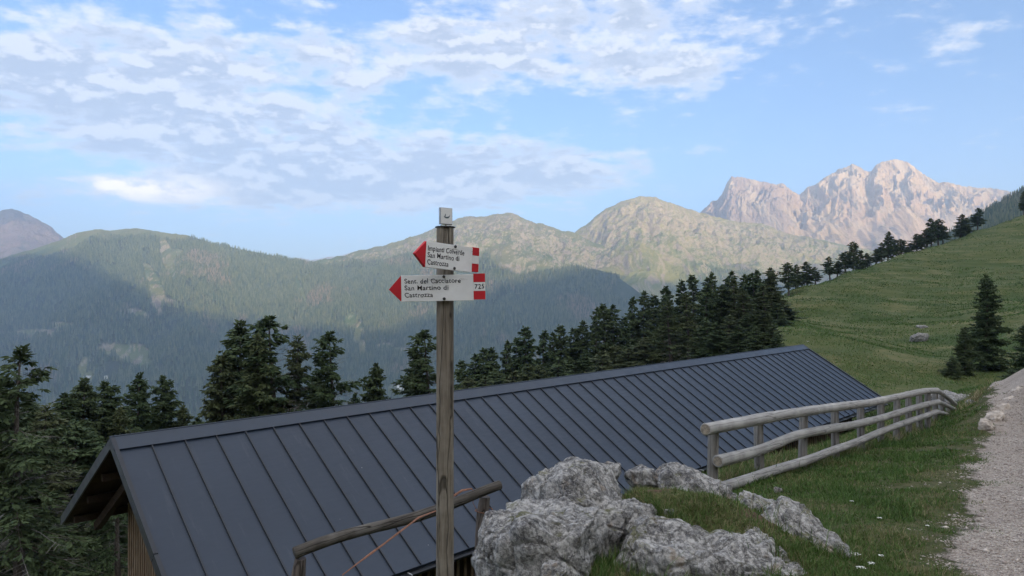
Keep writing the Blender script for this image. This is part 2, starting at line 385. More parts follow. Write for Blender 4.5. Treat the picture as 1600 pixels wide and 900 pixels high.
M_forestfloor = mtn_mat('forest_floor', (0.030, 0.042, 0.022), (0.045, 0.060, 0.028), (0.24, 0.22, 0.19), (0.15, 0.13, 0.11), (200, 520), (0.5, 0.7), patch=0.8)
M_farrange = mtn_mat('hazy_range_rock', (0.15, 0.13, 0.10), (0.2, 0.17, 0.13), (0.4, 0.33, 0.29), (0.3, 0.25, 0.22), (100, 500), (0.6, 0.9), patch=1.0)

LN1 = [(-300, 150), (0, 150), (60, 190), (150, 300), (200, 330), (290, 330), (400, 215), (600, 160)]
LN2 = [(300, 160), (480, 150), (560, 190), (640, 215), (700, 200), (760, 130), (850, 90), (930, 20), (1000, -40), (1200, -100)]
def hills(name, key, mat, na, ny, **kw):
    o = link(name, layer_mesh(key, mat, na, ny, **kw)); tag(o, kind='structure'); return o
hills('distant_hills', 'far', M_farrange, 400, 60, a0=-0.7, a1=0.2)
hills('mountain_summit', 'left_peak', M_lpeak, 500, 160, a0=-1.25, a1=-0.35)
hills('forested_mountain', 'left_mtn', M_grassrock, 900, 220, a0=-1.25, a1=0.2, line=LN1)
hills('grassy_mountain', 'mid_mtn', M_grassrock, 1000, 260, a0=-0.7, a1=0.7, line=LN2)
hills('domed_mountain', 'dome_peak', M_dome, 1000, 300, a0=-0.2, a1=1.1)
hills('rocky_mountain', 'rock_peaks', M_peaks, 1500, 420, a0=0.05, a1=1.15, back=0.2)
hills('wooded_ridge', 'shaded_ridge', M_forestfloor, 400, 120, a0=0.5, a1=1.25)
hills('wooded_spur', 'spur', M_forestfloor, 600, 140, a0=-0.4, a1=0.4)

# ---- the range behind the camera that keeps the near ground in morning shade
def rear_range():
    sh = np.array([SH.x, SH.y]); tt = np.array([-SH.y, SH.x]) * 1.0
    tan = math.tan(SUN_EL); DB = 2200.0
    # wanted edge of the shadow on the far slopes: (u, v, distance)
    tg = [(-300, 400, 4300), (0, 385, 4200), (90, 398, 4150), (150, 425, 4000), (215, 462, 3800), (260, 488, 3500), (300, 500, 3450), (400, 498, 3400), (500, 512, 3300), (600, 522, 3250),
          (650, 500, 3350), (700, 492, 3400), (770, 452, 3700), (860, 455, 4100), (950, 450, 4200), (1050, 455, 4300), (1200, 440, 4700), (1400, 400, 5400), (1600, 380, 5500)]
    tab = []
    for u, v, D in tg:
        X = np.array([(u - 800) / FOC * D, D]); z = (HV - v) / FOC * D
        tab.append((float(X @ tt), z + (DB - X @ sh) * tan))
    tab.sort()
    s = np.linspace(-5200, 5200, 420)[:, None]; t = np.linspace(-1, 1, 121)[None, :]
    H = interp(tab, s) + 14 * fbm(s / 260, 3.0, 0.0, 4)
    tab_ = H - 60
    prof = 1 - np.abs(t) ** 1.1
    dist = DB + t * 1400
    z = 40 + (H - 40) * prof + (1 - np.abs(t)) * np.abs(t) * 4 * 90 * (fbm(s / 300, dist / 500, 2.0, 5, 0.55, ridged=True) - 1)
    pos = np.stack([sh[0] * dist + tt[0] * s, sh[1] * dist + tt[1] * s, z], -1)
    m = link('mountain_range', np_mesh('mountain_range', pos.reshape(-1, 3), grid_faces(420, 121), M_peaks)); tag(m, kind='structure')
rear_range()

# ---- haze: one closed box of even, thin air
def haze():
    hm = bpy.data.materials.new('haze'); hm.use_nodes = True; nt = NT(hm.node_tree); hm.node_tree.nodes.clear()
    out = nt.node('ShaderNodeOutputMaterial'); pv = nt.node('ShaderNodeVolumePrincipled')
    pv.inputs['Color'].default_value = (0.56, 0.74, 1.0, 1); pv.inputs['Density'].default_value = HAZE_DENSITY; pv.inputs['Anisotropy'].default_value = 0.3
    nt.l.new(pv.outputs[0], out.inputs['Volume'])
    b = MB(); b.box((-13000, -6500, -700), (13000, 12500, 1800)); o = b.build('haze', hm); tag(o, kind='stuff')
HAZE_DENSITY = 1.1e-4
haze()

# ---- conifers of the far slopes: one mass per mountain, instanced on points
def M_foliage(name, c1, c2, rough=0.9):
    def b(nt, bs):
        rnd = nt.node('ShaderNodeObjectInfo').outputs['Random']
        c = nt.mix(rnd, c1, c2)
        pz = posco(nt); dead = nt.m('MULTIPLY', nt.rng(nt.noise(pz, 0.0035, 4, 0.6), 0.56, 0.66), nt.rng(rnd, 0.35, 0.6))
        c = nt.mix(nt.m('MULTIPLY', dead, 0.75), c, (0.24, 0.175, 0.135))
        nt.put(bs.inputs['Base Color'], c)
    return material(name, b, rough, 0.1)
def inst_group(name, build_proto, mat):
    ng = bpy.data.node_groups.new(name, 'GeometryNodeTree')
    ng.interface.new_socket('Geometry', in_out='INPUT', socket_type='NodeSocketGeometry')
    ng.interface.new_socket('Geometry', in_out='OUTPUT', socket_type='NodeSocketGeometry')
    N, Lk = ng.nodes, ng.links
    gi, go = N.new('NodeGroupInput'), N.new('NodeGroupOutput')
    proto = build_proto(ng)
    sm = N.new('GeometryNodeSetMaterial'); sm.inputs['Material'].default_value = mat; Lk.new(proto, sm.inputs[0])
    io = N.new('GeometryNodeInstanceOnPoints')
    mp = N.new('GeometryNodeMeshToPoints'); Lk.new(gi.outputs[0], mp.inputs[0]); Lk.new(mp.outputs[0], io.inputs['Points'])
    Lk.new(sm.outputs[0], io.inputs['Instance'])
    at = N.new('GeometryNodeInputNamedAttribute'); at.data_type = 'FLOAT_VECTOR'; at.inputs['Name'].default_value = 'scl'
    Lk.new(at.outputs['Attribute'], io.inputs['Scale'])
    rt = N.new('GeometryNodeInputNamedAttribute'); rt.data_type = 'FLOAT_VECTOR'; rt.inputs['Name'].default_value = 'rot'
    Lk.new(rt.outputs['Attribute'], io.inputs['Rotation'])
    Lk.new(io.outputs[0], go.inputs[0])
    return ng
def far_conifer(ng):
    N, Lk = ng.nodes, ng.links
    j = N.new('GeometryNodeJoinGeometry')
    for (r, h, z, nv) in ((0.17, 0.50, 0.08, 7), (0.125, 0.42, 0.32, 6), (0.08, 0.36, 0.62, 5)):
        c = N.new('GeometryNodeMeshCone'); c.inputs['Vertices'].default_value = nv; c.inputs['Radius Bottom'].default_value = r
        c.inputs['Depth'].default_value = h; c.fill_type = 'NONE'
        t = N.new('GeometryNodeTransform'); t.inputs['Translation'].default_value = (0, 0, z); Lk.new(c.outputs[0], t.inputs[0]); Lk.new(t.outputs[0], j.inputs[0])
    return j.outputs[0]
M_farneedle = M_foliage('far_conifer_needles', (0.03, 0.058, 0.026), (0.15, 0.160, 0.080))
NG_far = inst_group('far_conifers', far_conifer, M_farneedle)
def points_object(name, pts, scl, rot, ng):
    me = bpy.data.meshes.new(name); me.vertices.add(len(pts)); me.vertices.foreach_set('co', np.ascontiguousarray(pts, np.float32).ravel())
    for nm, arr in (('scl', scl), ('rot', rot)):
        at = me.attributes.new(nm, 'FLOAT_VECTOR', 'POINT'); at.data.foreach_set('vector', np.ascontiguousarray(arr, np.float32).ravel())
    o = link(name, me); md = o.modifiers.new('scatter', 'NODES'); md.node_group = ng
    return o
def forest(name, key, count, ymin_f, ymax_f, line, seed, size=(17, 36), a0=-0.85, a1=0.85, sparse=90):
    rs = np.random.RandomState(seed); L = LAY[key]
    a = rs.uniform(a0, a1, count); f = np.sqrt(rs.uniform(ymin_f ** 2, ymax_f ** 2, count))
    y = L['yb'] + (crest_y(L, a) - L['yb']) * f
    z = layer_z(key, a, y); x = a * y
    u = 800 + FOC * a; v = HV - FOC * z / y
    lz = interp(line, u)                                   # tree line, as a height
    band = (lz - z) / sparse + 0.55 * fbm(x / 260, y / 260, 1.0, 4)
    keep = rs.uniform(0, 1, count) < np.clip(band + 0.35, 0, 1) ** 1.3
    keep &= rs.uniform(0, 1, count) < np.clip(0.86 + 0.9 * fbm(x / 120, y / 120, 9.0, 3), 0.25, 1)
    for cu, cv, hw, hh, sl in CLEAR:
        q = ((u - cu - sl * (v - cv) * -1) / hw) ** 2 + ((v - cv) / hh) ** 2
        keep &= ~(q < 1 + 0.35 * fbm(u / 9, v / 9, 3.0, 2))
    x, y, z = x[keep], y[keep], z[keep]; n = len(x)
    h = rs.uniform(*size, n) * np.clip(0.75 + 0.35 * band[keep], 0.4, 1); w = h * rs.uniform(0.6, 1.0, n)
    o = points_object(name, np.stack([x, y, z - 1], -1), np.stack([w, w, h], -1), np.stack([rs.uniform(-.05, .05, n), rs.uniform(-.05, .05, n), rs.uniform(0, 6.28, n)], -1), NG_far)
    tag(o, kind='stuff'); return n
nf = []
nf.append(forest('forest', 'left_mtn', 170000, 0.10, 1.0, [(-300, 150), (0, 150), (60, 190), (150, 300), (200, 330), (290, 330), (400, 215), (600, 160)], 1, a0=-0.80, a1=0.02))
nf.append(forest('forest', 'mid_mtn', 190000, 0.08, 0.97, [(300, 160), (480, 150), (560, 190), (640, 215), (700, 200), (760, 130), (850, 90), (930, 20), (1000, -40), (1200, -100)], 2, a0=-0.36, a1=0.42, sparse=160))
nf.append(forest('forest', 'dome_peak', 60000, 0.02, 0.62, [(850, 60), (950, 60), (1000, 60), (1100, 120), (1200, 170), (1400, 200), (1600, 200)], 3, a0=0.02, a1=0.62, sparse=260, size=(8, 18)))
nf.append(forest('forest', 'spur', 60000, 0.1, 1.08, [(0, 900), (1600, 900)], 4, a0=-0.25, a1=0.32))
nf.append(forest('forest', 'shaded_ridge', 5000, 0.1, 1.05, [(0, 900), (1600, 900)], 5, a0=0.58, a1=0.85, size=(8, 15)))
print('far trees', nf)

# ================================================================== NEAR GROUND
def C(u, v, D): return tuple(P(u, v, D))
CP = [ # x, y, z control points of the near ground
 (0, 0, -1.50), (3, 0, -1.45), (-1.5, 0, -1.75), (6, 0, -1.2), (0.5, 3, -1.74), (3, 3, -1.73), (6, 3, -1.6), (-0.4, 3.9, -1.95), (1, 5, -1.93), (3, 5, -1.91), (5.2, 8, -2.17), (3.4, 8, -2.28), (2.5, 7.9, -2.37),
 (4.3, 9.9, -2.62), (6.3, 12, -2.80), (8.1, 14, -2.97), (9.6, 15.8, -3.12), (8.4, 12.2, -2.55), (10, 13.4, -2.50), (7.5, 10, -2.36), (9, 10, -2.2), (6.2, 7, -2.0), (8.5, 7, -1.7),
 (11.6, 15.8, -2.35), (14, 18, -2.0), (17.5, 21, -1.4), (12.5, 15.2, -2.1), (15.5, 17.5, -1.5),
 # bank behind the near fence, falling to the barn
 (-1.0, 4.6, -2.30), (-1.75, 5.4, -2.85), (0.0, 6.0, -2.75), (0.6, 6.6, -2.8), (1.6, 7.4, -2.55), (-3, 5, -3.5), (-3, 7.5, -4.8), (0, 9.0, -4.6), (1.4, 10.5, -4.0), (4.2, 14, -4.0), (7.5, 17, -4.1),
 (0.0, 12.2, -6.0), (4, 16.5, -4.95), (9, 21, -4.95), (14, 26, -4.95), (1.6, 9.0, -2.95), (3.6, 11.2, -3.0), (5.9, 13.6, -3.2), (-3, 9, -6.2), (-6, 10, -7.2), (-8, 16, -8.4), (-4, 18, -8.0), (2, 24, -8.0), (9, 30, -7.6), (16, 36, -6.6),
 C(1480, 632, 21), C(1510, 640, 19.5), C(1530, 615, 24), C(1580, 600, 26), C(1650, 600, 24),
 C(1375, 625, 34), C(1250, 570, 46), C(1230, 545, 60), C(1215, 500, 95), C(1390, 600, 42), C(1450, 590, 46), C(1400, 540, 75), C(1500, 560, 62), C(1540, 600, 47), C(1600, 580, 50), C(1600, 545, 62), C(1500, 500, 100), C(1600, 480, 110),
 C(1400, 470, 130), C(1300, 500, 110), C(1600, 410, 170), C(1500, 430, 165), C(1700, 420, 150), C(1850, 420, 120), C(2100, 380, 120), C(1800, 560, 40), C(1700, 480, 75),
 # skyline of the pasture
 C(1200, 482, 130), C(1222, 465, 140), C(1250, 455, 150), C(1300, 437, 170), C(1350, 421, 190), C(1400, 405, 210), C(1450, 389, 225), C(1500, 373, 240), C(1550, 356, 250), C(1600, 339, 260), C(1700, 306, 280), C(1850, 262, 300), C(2100, 200, 320),
 # hidden side beyond it
 C(1200, 500, 180), C(1300, 470, 225), C(1400, 440, 270), C(1500, 410, 300), C(1600, 378, 330), C(1700, 345, 360), C(1900, 320, 400), C(1600, 420, 500), C(1400, 480, 450), C(2000, 330, 600),
 # wooded slope falling to the left
 C(1180, 553, 120), C(1100, 575, 110), C(1000, 606, 100), C(900, 635, 95), C(800, 670, 90), C(700, 700, 75), C(600, 760, 60), C(500, 800, 50), C(400, 840, 42), C(250, 880, 32), C(100, 905, 26), C(0, 900, 26), C(-200, 920, 25), C(-600, 900, 30),
 C(1100, 560, 220), C(900, 620, 220), C(700, 700, 220), C(400, 760, 220), C(0, 800, 200), C(-500, 800, 200), C(1200, 520, 400), C(900, 600, 500), C(500, 680, 500), C(0, 700, 500),
 C(800, 640, 1200), C(300, 680, 1200), C(1300, 560, 1200), C(-200, 690, 1200), C(1600, 480, 1200), C(2000, 430, 1500),
 C(800, 700, 2400), C(300, 700, 2400), C(1300, 640, 2400), C(-300, 700, 2400), C(1700, 600, 2400), C(2200, 540, 2400),
 # behind and beside the camera
 (-8, 0, -4.5), (-20, 5, -10), (-40, 0, -15), (-8, -8, -3), (0, -8, -1.2), (8, -4, 0.2), (12, 6, 0.4), (20, 10, 2.5), (30, 0, 9), (60, 20, 20), (100, -60, 45), (0, -60, 14), (-80, -60, -14), (-200, 0, -70), (200, 0, 75), (0, -300, 60), (300, -300, 110), (-400, -200, -100),
 (900, 0, 200), (0, -900, 60), (-1500, 0, -400), (-1500, -1500, -200), (1500, -1500, 60), (0, -2400, 60), (2400, 0, 300), (-2400, 0, -500),
]
CP = np.array(CP)
def _warp(x, y):                       # soften distances so that near and far points get comparable weight
    r = np.sqrt(x * x + y * y) + 1e-9; k = np.log1p(r / 6.0) / r
    return x * k, y * k
_cx, _cy = _warp(CP[:, 0], CP[:, 1])
_zc = np.arcsinh(CP[:, 2] / 4.0)
def _phi(d2): return np.sqrt(d2 + 0.01)
_Pm = np.stack([np.ones(len(CP)), _cx, _cy], -1)
_K = _phi((_cx[:, None] - _cx) ** 2 + (_cy[:, None] - _cy) ** 2) - 0.0 * np.eye(len(CP))
_S = np.block([[_K - 0.004 * np.eye(len(CP)), _Pm], [_Pm.T, np.zeros((3, 3))]])
_w = np.linalg.solve(_S, np.concatenate([_zc, np.zeros(3)]))
def base_z(x, y):
    x = np.asarray(x, float); y = np.asarray(y, float); shp = np.broadcast(x, y).shape
    x, y = np.broadcast_to(x, shp).ravel(), np.broadcast_to(y, shp).ravel(); out = np.empty(len(x))
    for i in range(0, len(x), 40000):
        wx, wy = _warp(x[i:i + 40000], y[i:i + 40000])
        q = _phi((wx[:, None] - _cx) ** 2 + (wy[:, None] - _cy) ** 2) @ _w[:-3] + _w[-3] + wx * _w[-2] + wy * _w[-1]
        out[i:i + 40000] = np.sinh(q) * 4.0
    return out.reshape(shp)
def path_d(x, y):                      # signed distance from the left edge of the gravel path (positive on the gravel)
    return (x - (2.84 + 0.725 * (y - 4.46))) * 0.81
def mound(x, y):
    g = lambda cx, cy, sx, sy, h: h * np.exp(-((x - cx) / sx) ** 2 - ((y - cy) / sy) ** 2)
    return g(1.0, 5.45, 0.50, 0.50, 0.46) + g(1.50, 4.95, 0.52, 0.44, 0.31) + g(0.55, 4.35, 0.45, 0.35, 0.08) + g(1.75, 4.5, 0.35, 0.3, 0.07)
def ground_z(x, y):
    x = np.asarray(x, float); y = np.asarray(y, float)
    r = np.sqrt(x * x + y * y)
    z = base_z(x, y) + mound(x, y)
    pd = path_d(x, y); on = sstep(-0.1, 0.5, pd) * (1 - sstep(3.4, 4.2, pd)) * (y < 30)
    rough = 0.035 * fbm(x * 0.9, y * 0.9, 0.0, 4) + 0.012 * fbm(x * 5, y * 5, 1.0, 3)
    z = z + rough * (1 - 0.75 * on) * (r < 60)
    z = z + np.clip(r / 60, 0, 1) ** 1.0 * 0.9 * fbm(x / 28, y / 28, 2.0, 4) * (1 - sstep(300, 900, r) * 0)
    # cattle terraces on the pasture
    me = sstep(35, 70, r) * sstep(0.30, 0.42, x / np.maximum(y, 1))
    z = z + me * 0.22 * np.sin(z * 1.9 + 2.5 * fbm(x / 30, y / 30, 4.0, 3)) + me * 0.25 * fbm(x / 7, y / 7, 6.0, 4)
    # broken lip at the outer edge of the climbing path
    lip = np.exp(-((pd + 0.05) / 0.22) ** 2) * sstep(12.6, 13.5, y) * (1 - sstep(20, 24, y))
    z = z + lip * (0.10 + 0.10 * fbm(x * 1.8, y * 1.8, 5.0, 3))
    return z
def gz(x, y): return float(ground_z(np.array([x]), np.array([y]))[0])

def ground_mat():
    def b(nt, bs):
        p = posco(nt)
        at = lambda n: nt.node('ShaderNodeAttribute', attribute_name=n).outputs['Fac']
        pth, soil, near, rut = at('path'), at('soil'), at('near'), at('rut')
        nb = nt.noise(p, 0.05, 5, 0.6); nm = nt.noise(p, 0.7, 6, 0.65); nf_ = nt.noise(p, 9.0, 6, 0.7)
        # short turf; terracettes follow the contour lines
        ter = nt.noise(nt.map(p, (0.10, 0.10, 1.3)), 1.0, 6, 0.62, 0.8)
        g = nt.mix(nt.rng(nb, 0.35, 0.65), (0.046, 0.070, 0.020), (0.078, 0.092, 0.030))
        g = nt.mix(nt.m('MULTIPLY', nt.rng(ter, 0.42, 0.66), 0.6), g, (0.165, 0.150, 0.070))
        g = nt.mix(nt.m('MULTIPLY', nt.rng(nm, 0.46, 0.66), 0.6), g, (0.050, 0.072, 0.020))
        g = nt.mix(nt.m('MULTIPLY', nt.rng(nf_, 0.62, 0.72), 0.5), g, (0.15, 0.14, 0.08))
        spots = nt.m('MULTIPLY', nt.rng(nt.voro(p, 0.28), 0.05, 0.035), nt.rng(nb, 0.46, 0.56))
        g = nt.mix(spots, g, (0.33, 0.31, 0.27))
        s = nt.mix(nt.rng(nf_, 0.4, 0.6), (0.055, 0.036, 0.022), (0.11, 0.075, 0.048))
        thatch = nt.mix(nt.rng(nf_, 0.4, 0.6), (0.045, 0.055, 0.018), (0.09, 0.085, 0.04))
        g = nt.mix(near, g, thatch)
        v1 = nt.voro(p, 55.0, out=1); v2 = nt.voro(p, 110.0, out=1)
        vs = nt.node('ShaderNodeSeparateColor', i_Color=v1).outputs[0]; vs2 = nt.node('ShaderNodeSeparateColor', i_Color=v2).outputs[1]
        gr = nt.mix(vs, (0.38, 0.32, 0.27), (0.84, 0.76, 0.67))
        gr = nt.mix(nt.m('MULTIPLY', vs2, 0.5), gr, (0.38, 0.31, 0.26))
        gr = nt.mix(nt.rng(nt.noise(p, 0.9, 5, 0.6), 0.35, 0.7, 0.0, 0.5), gr, (0.36, 0.29, 0.245))
        gr = nt.mix(nt.m('MULTIPLY', rut, nt.rng(nt.noise(p, 2.5, 4, 0.6), 0.35, 0.6, 0.15, 0.55)), gr, (0.30, 0.255, 0.215))
        damp = nt.rng(nt.noise(p, 1.7, 4, 0.6), 0.60, 0.72, 0.0, 0.5)
        gr = nt.mix(damp, gr, (0.20, 0.155, 0.12))
        ragged = nt.m('ADD', pth, nt.m('ADD', nt.m('MULTIPLY', nt.m('SUBTRACT', nt.noise(p, 1.1, 5, 0.6), 0.5), 1.5), nt.m('MULTIPLY', nt.m('SUBTRACT', nf_, 0.5), 0.5)))
        c = nt.mix(nt.rng(soil, 0.35, 0.6), g, s)
        c = nt.mix(nt.rng(ragged, 0.42, 0.58), c, gr)
        nt.put(bs.inputs['Base Color'], c)
        hgt = nt.mix(nt.rng(ragged, 0.42, 0.58), nt.m('ADD', nt.m('MULTIPLY', nf_, 0.6), nt.m('MULTIPLY', nm, 1.5)), nt.m('ADD', nt.m('MULTIPLY', nt.voro(p, 55.0), -0.8), nt.m('MULTIPLY', nt.voro(p, 130.0), -0.5)))
        n = nt.bump(hgt, 1.0, 0.035)
        nt.put(bs.inputs['Normal'], n)
    return material('ground_turf_and_gravel', b, 0.95, 0.15)
M_ground = ground_mat()
def build_ground():
    az_front = np.linspace(-R(58), R(52), 1150)
    az_back = np.linspace(R(52), 2 * math.pi - R(58), 170)[1:-1]
    az = np.concatenate([az_front, az_back, az_front[:1] + 2 * math.pi])
    r = np.exp(np.linspace(math.log(0.6), math.log(3600), 520)); r = np.concatenate([[0.01], r])
    A, Rr = np.meshgrid(az, r, indexing='ij')
    x, y = np.sin(A) * Rr, np.cos(A) * Rr
    z = ground_z(x, y); z[:, 0] = z[:, 1].mean()
    pd = path_d(x, y)
    pm = sstep(-0.45, 0.45, pd) * (1 - sstep(3.2, 4.1, pd)) * (1 - sstep(24, 30, y)) * (y > -25)
    # a tongue of gravel that runs into the turf
    pm = np.maximum(pm, 0.55 * np.exp(-((x - 4.45) / 0.42) ** 2 - ((y - 7.55) / 0.20) ** 2))
    pm = np.maximum(pm, 0.60 * np.exp(-((x - 7.0) / 0.6) ** 2 - ((y - 11.3) / 0.30) ** 2))
    soil = np.exp(-((x - 1.80) / 0.24) ** 2 - ((y - 4.80) / 0.16) ** 2) + 0.8 * np.exp(-((x - 1.12) / 0.14) ** 2 - ((y - 5.25) / 0.10) ** 2) + 0.2 * fbm(x * 4, y * 4, 0, 3)
    rut = (np.exp(-((pd - 0.85 - 0.1 * fbm(y * .3, 0, 0, 2)) / 0.24) ** 2) + np.exp(-((pd - 2.35 - 0.1 * fbm(y * .3, 4, 0, 2)) / 0.24) ** 2)) * pm
    z = z - 0.018 * rut
    far = sstep(25, 45, Rr)
    me = np_mesh('ground', np.stack([x, y, z], -1).reshape(-1, 3), grid_faces(len(az), len(r))[:, ::-1], M_ground, attrs={'path': pm, 'soil': soil, 'near': 1 - far, 'rut': rut})
    tag(link('ground', me), kind='structure')
build_ground()

# ================================================================== THINGS
def ground_hit(u, v, d0=3.0, d1=400.0):
    d = np.exp(np.linspace(math.log(d0), math.log(d1), 900)); x = (u - 800) / FOC * d; zr = (HV - v) / FOC * d
    zg = ground_z(x, d); i = int(np.argmax(zg > zr)) if (zg > zr).any() else len(d) - 1
    return Vector((x[i], d[i], zg[i]))
def wood_mat(name, c1, c2, c3, scale=1.0, axis=2, crack=0.8, rough=0.85):
    def b(nt, bs):
        p = objco(nt); st = [9.0, 9.0, 9.0]; st[axis] = 0.55; st = tuple(q * scale for q in st)
        rings = nt.noise(nt.map(p, tuple(q * 2.2 for q in st)), 2.0, 6, 0.65, 0.6)
        soft = nt.noise(p, 2.2 * scale, 4, 0.6)
        st2 = [7.0, 7.0, 7.0]; st2[axis] = 0.25
        cr = nt.voro(nt.map(nt.vm('ADD', p, nt.vm('MULTIPLY', nt.noise(p, 3.0 * scale, 2, out=1), (0.03, 0.03, 0.03))), tuple(q * scale for q in st2)), 1.6, 'DISTANCE_TO_EDGE')
        c = nt.mix(nt.rng(rings, 0.35, 0.65), c1, c2); c = nt.mix(nt.rng(soft, 0.45, 0.7, 0, 0.7), c, c3)
        knot = nt.rng(nt.voro(nt.map(p, tuple(1.0 if i != axis else 0.6 for i in range(3))), 5.0 * scale), 0.05, 0.11, 1.0, 0.0)
        c = nt.mix(nt.m('MULTIPLY', knot, 0.6), c, tuple(q * 0.35 for q in c1))
        line = nt.rng(cr, 0.0, 0.035, crack, 0.0)
        c = nt.mix(line, c, tuple(q * 0.25 for q in c1))
        nt.put(bs.inputs['Base Color'], c)
        nt.put(bs.inputs['Normal'], nt.bump(nt.m('SUBTRACT', nt.m('MULTIPLY', rings, 0.5), nt.m('MULTIPLY', line, 1.2)), 0.9, 0.006 / max(scale, 0.3)))
    return material(name, b, rough, 0.2)
def plain(name, col, rough=0.6, spec=0.4, metal=0.0, var=0.12, scale=6.0, bump=0.0):
    def b(nt, bs):
        p = objco(nt); n = nt.noise(p, scale, 5, 0.6)
        nt.put(bs.inputs['Base Color'], nt.mix(nt.rng(n, 0.3, 0.7), tuple(c * (1 - var) for c in col), tuple(min(1, c * (1 + var)) for c in col)))
        nt.put(bs.inputs['Roughness'], nt.rng(n, 0.3, 0.7, rough * 0.85, min(1, rough * 1.15)))
        bs.inputs['Metallic'].default_value = metal
        if bump: nt.put(bs.inputs['Normal'], nt.bump(n, 0.6, bump))
    return material(name, b, rough, spec)
M_rail = wood_mat('weathered_grey_log', (0.38, 0.37, 0.355), (0.27, 0.26, 0.245), (0.48, 0.465, 0.44), 1.0, 0, 0.6)
M_fpost = wood_mat('weathered_grey_post', (0.27, 0.255, 0.235), (0.18, 0.165, 0.15), (0.36, 0.34, 0.31), 1.0, 2, 0.8)
M_oldwood = wood_mat('old_brown_rail', (0.095, 0.085, 0.072), (0.055, 0.048, 0.042), (0.15, 0.14, 0.125), 1.2, 0, 1.0)
M_oldpost = wood_mat('old_brown_post', (0.15, 0.125, 0.11), (0.09, 0.075, 0.068), (0.21, 0.18, 0.16), 1.2, 2, 0.9)
M_signpost = wood_mat('signpost_wood', (0.225, 0.195, 0.155), (0.135, 0.115, 0.092), (0.30, 0.27, 0.225), 1.6, 2, 1.0)
M_cut = plain('cut_log_end', (0.27, 0.23, 0.18), 0.9, 0.2, var=0.3, scale=30, bump=0.004)
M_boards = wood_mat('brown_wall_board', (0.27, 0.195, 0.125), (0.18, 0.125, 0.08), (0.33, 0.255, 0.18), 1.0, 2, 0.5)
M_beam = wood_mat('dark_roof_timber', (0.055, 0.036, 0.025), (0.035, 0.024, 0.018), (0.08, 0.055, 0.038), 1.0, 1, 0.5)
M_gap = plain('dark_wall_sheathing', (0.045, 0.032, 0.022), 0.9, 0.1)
def roof_b(nt, bs):
    p = objco(nt)
    n = nt.noise(p, 0.35, 4, 0.55); d = nt.noise(nt.map(p, (1.2, 6, 6)), 3.0, 5, 0.65)
    c = nt.mix(nt.rng(n, 0.3, 0.7), (0.018, 0.029, 0.049), (0.025, 0.038, 0.061))
    dust = nt.m('MULTIPLY', nt.rng(nt.noise(nt.map(p, (7, 0.8, 0.8)), 1.0, 6, 0.7), 0.55, 0.75), 0.22)
    c = nt.mix(dust, c, (0.11, 0.12, 0.135))
    speck = nt.m('MULTIPLY', nt.rng(nt.voro(p, 2.6), 0.035, 0.02), nt.rng(nt.noise(p, 0.8, 2), 0.5, 0.6))
    c = nt.mix(nt.m('MULTIPLY', speck, 0.6), c, (0.3, 0.3, 0.3))
    nt.put(bs.inputs['Base Color'], c); bs.inputs['Metallic'].default_value = 0.15
    nt.put(bs.inputs['Roughness'], nt.rng(d, 0.3, 0.7, 0.40, 0.52))
    nt.put(bs.inputs['Normal'], nt.bump(nt.noise(nt.map(p, (1.6, 0.7, 0.7)), 1.0, 2, 0.5), 0.25, 0.05))
M_roof = material('anthracite_sheet_metal', roof_b, 0.45, 0.5)
M_trim = plain('anthracite_trim', (0.030, 0.042, 0.062), 0.45, 0.5, 0.2, 0.08, 3)
M_seam = plain('anthracite_seam', (0.024, 0.027, 0.034), 0.45, 0.5, 0.2, 0.08, 3)
M_bracket = plain('galvanised_bracket', (0.5, 0.51, 0.52), 0.4, 0.5, 0.6)

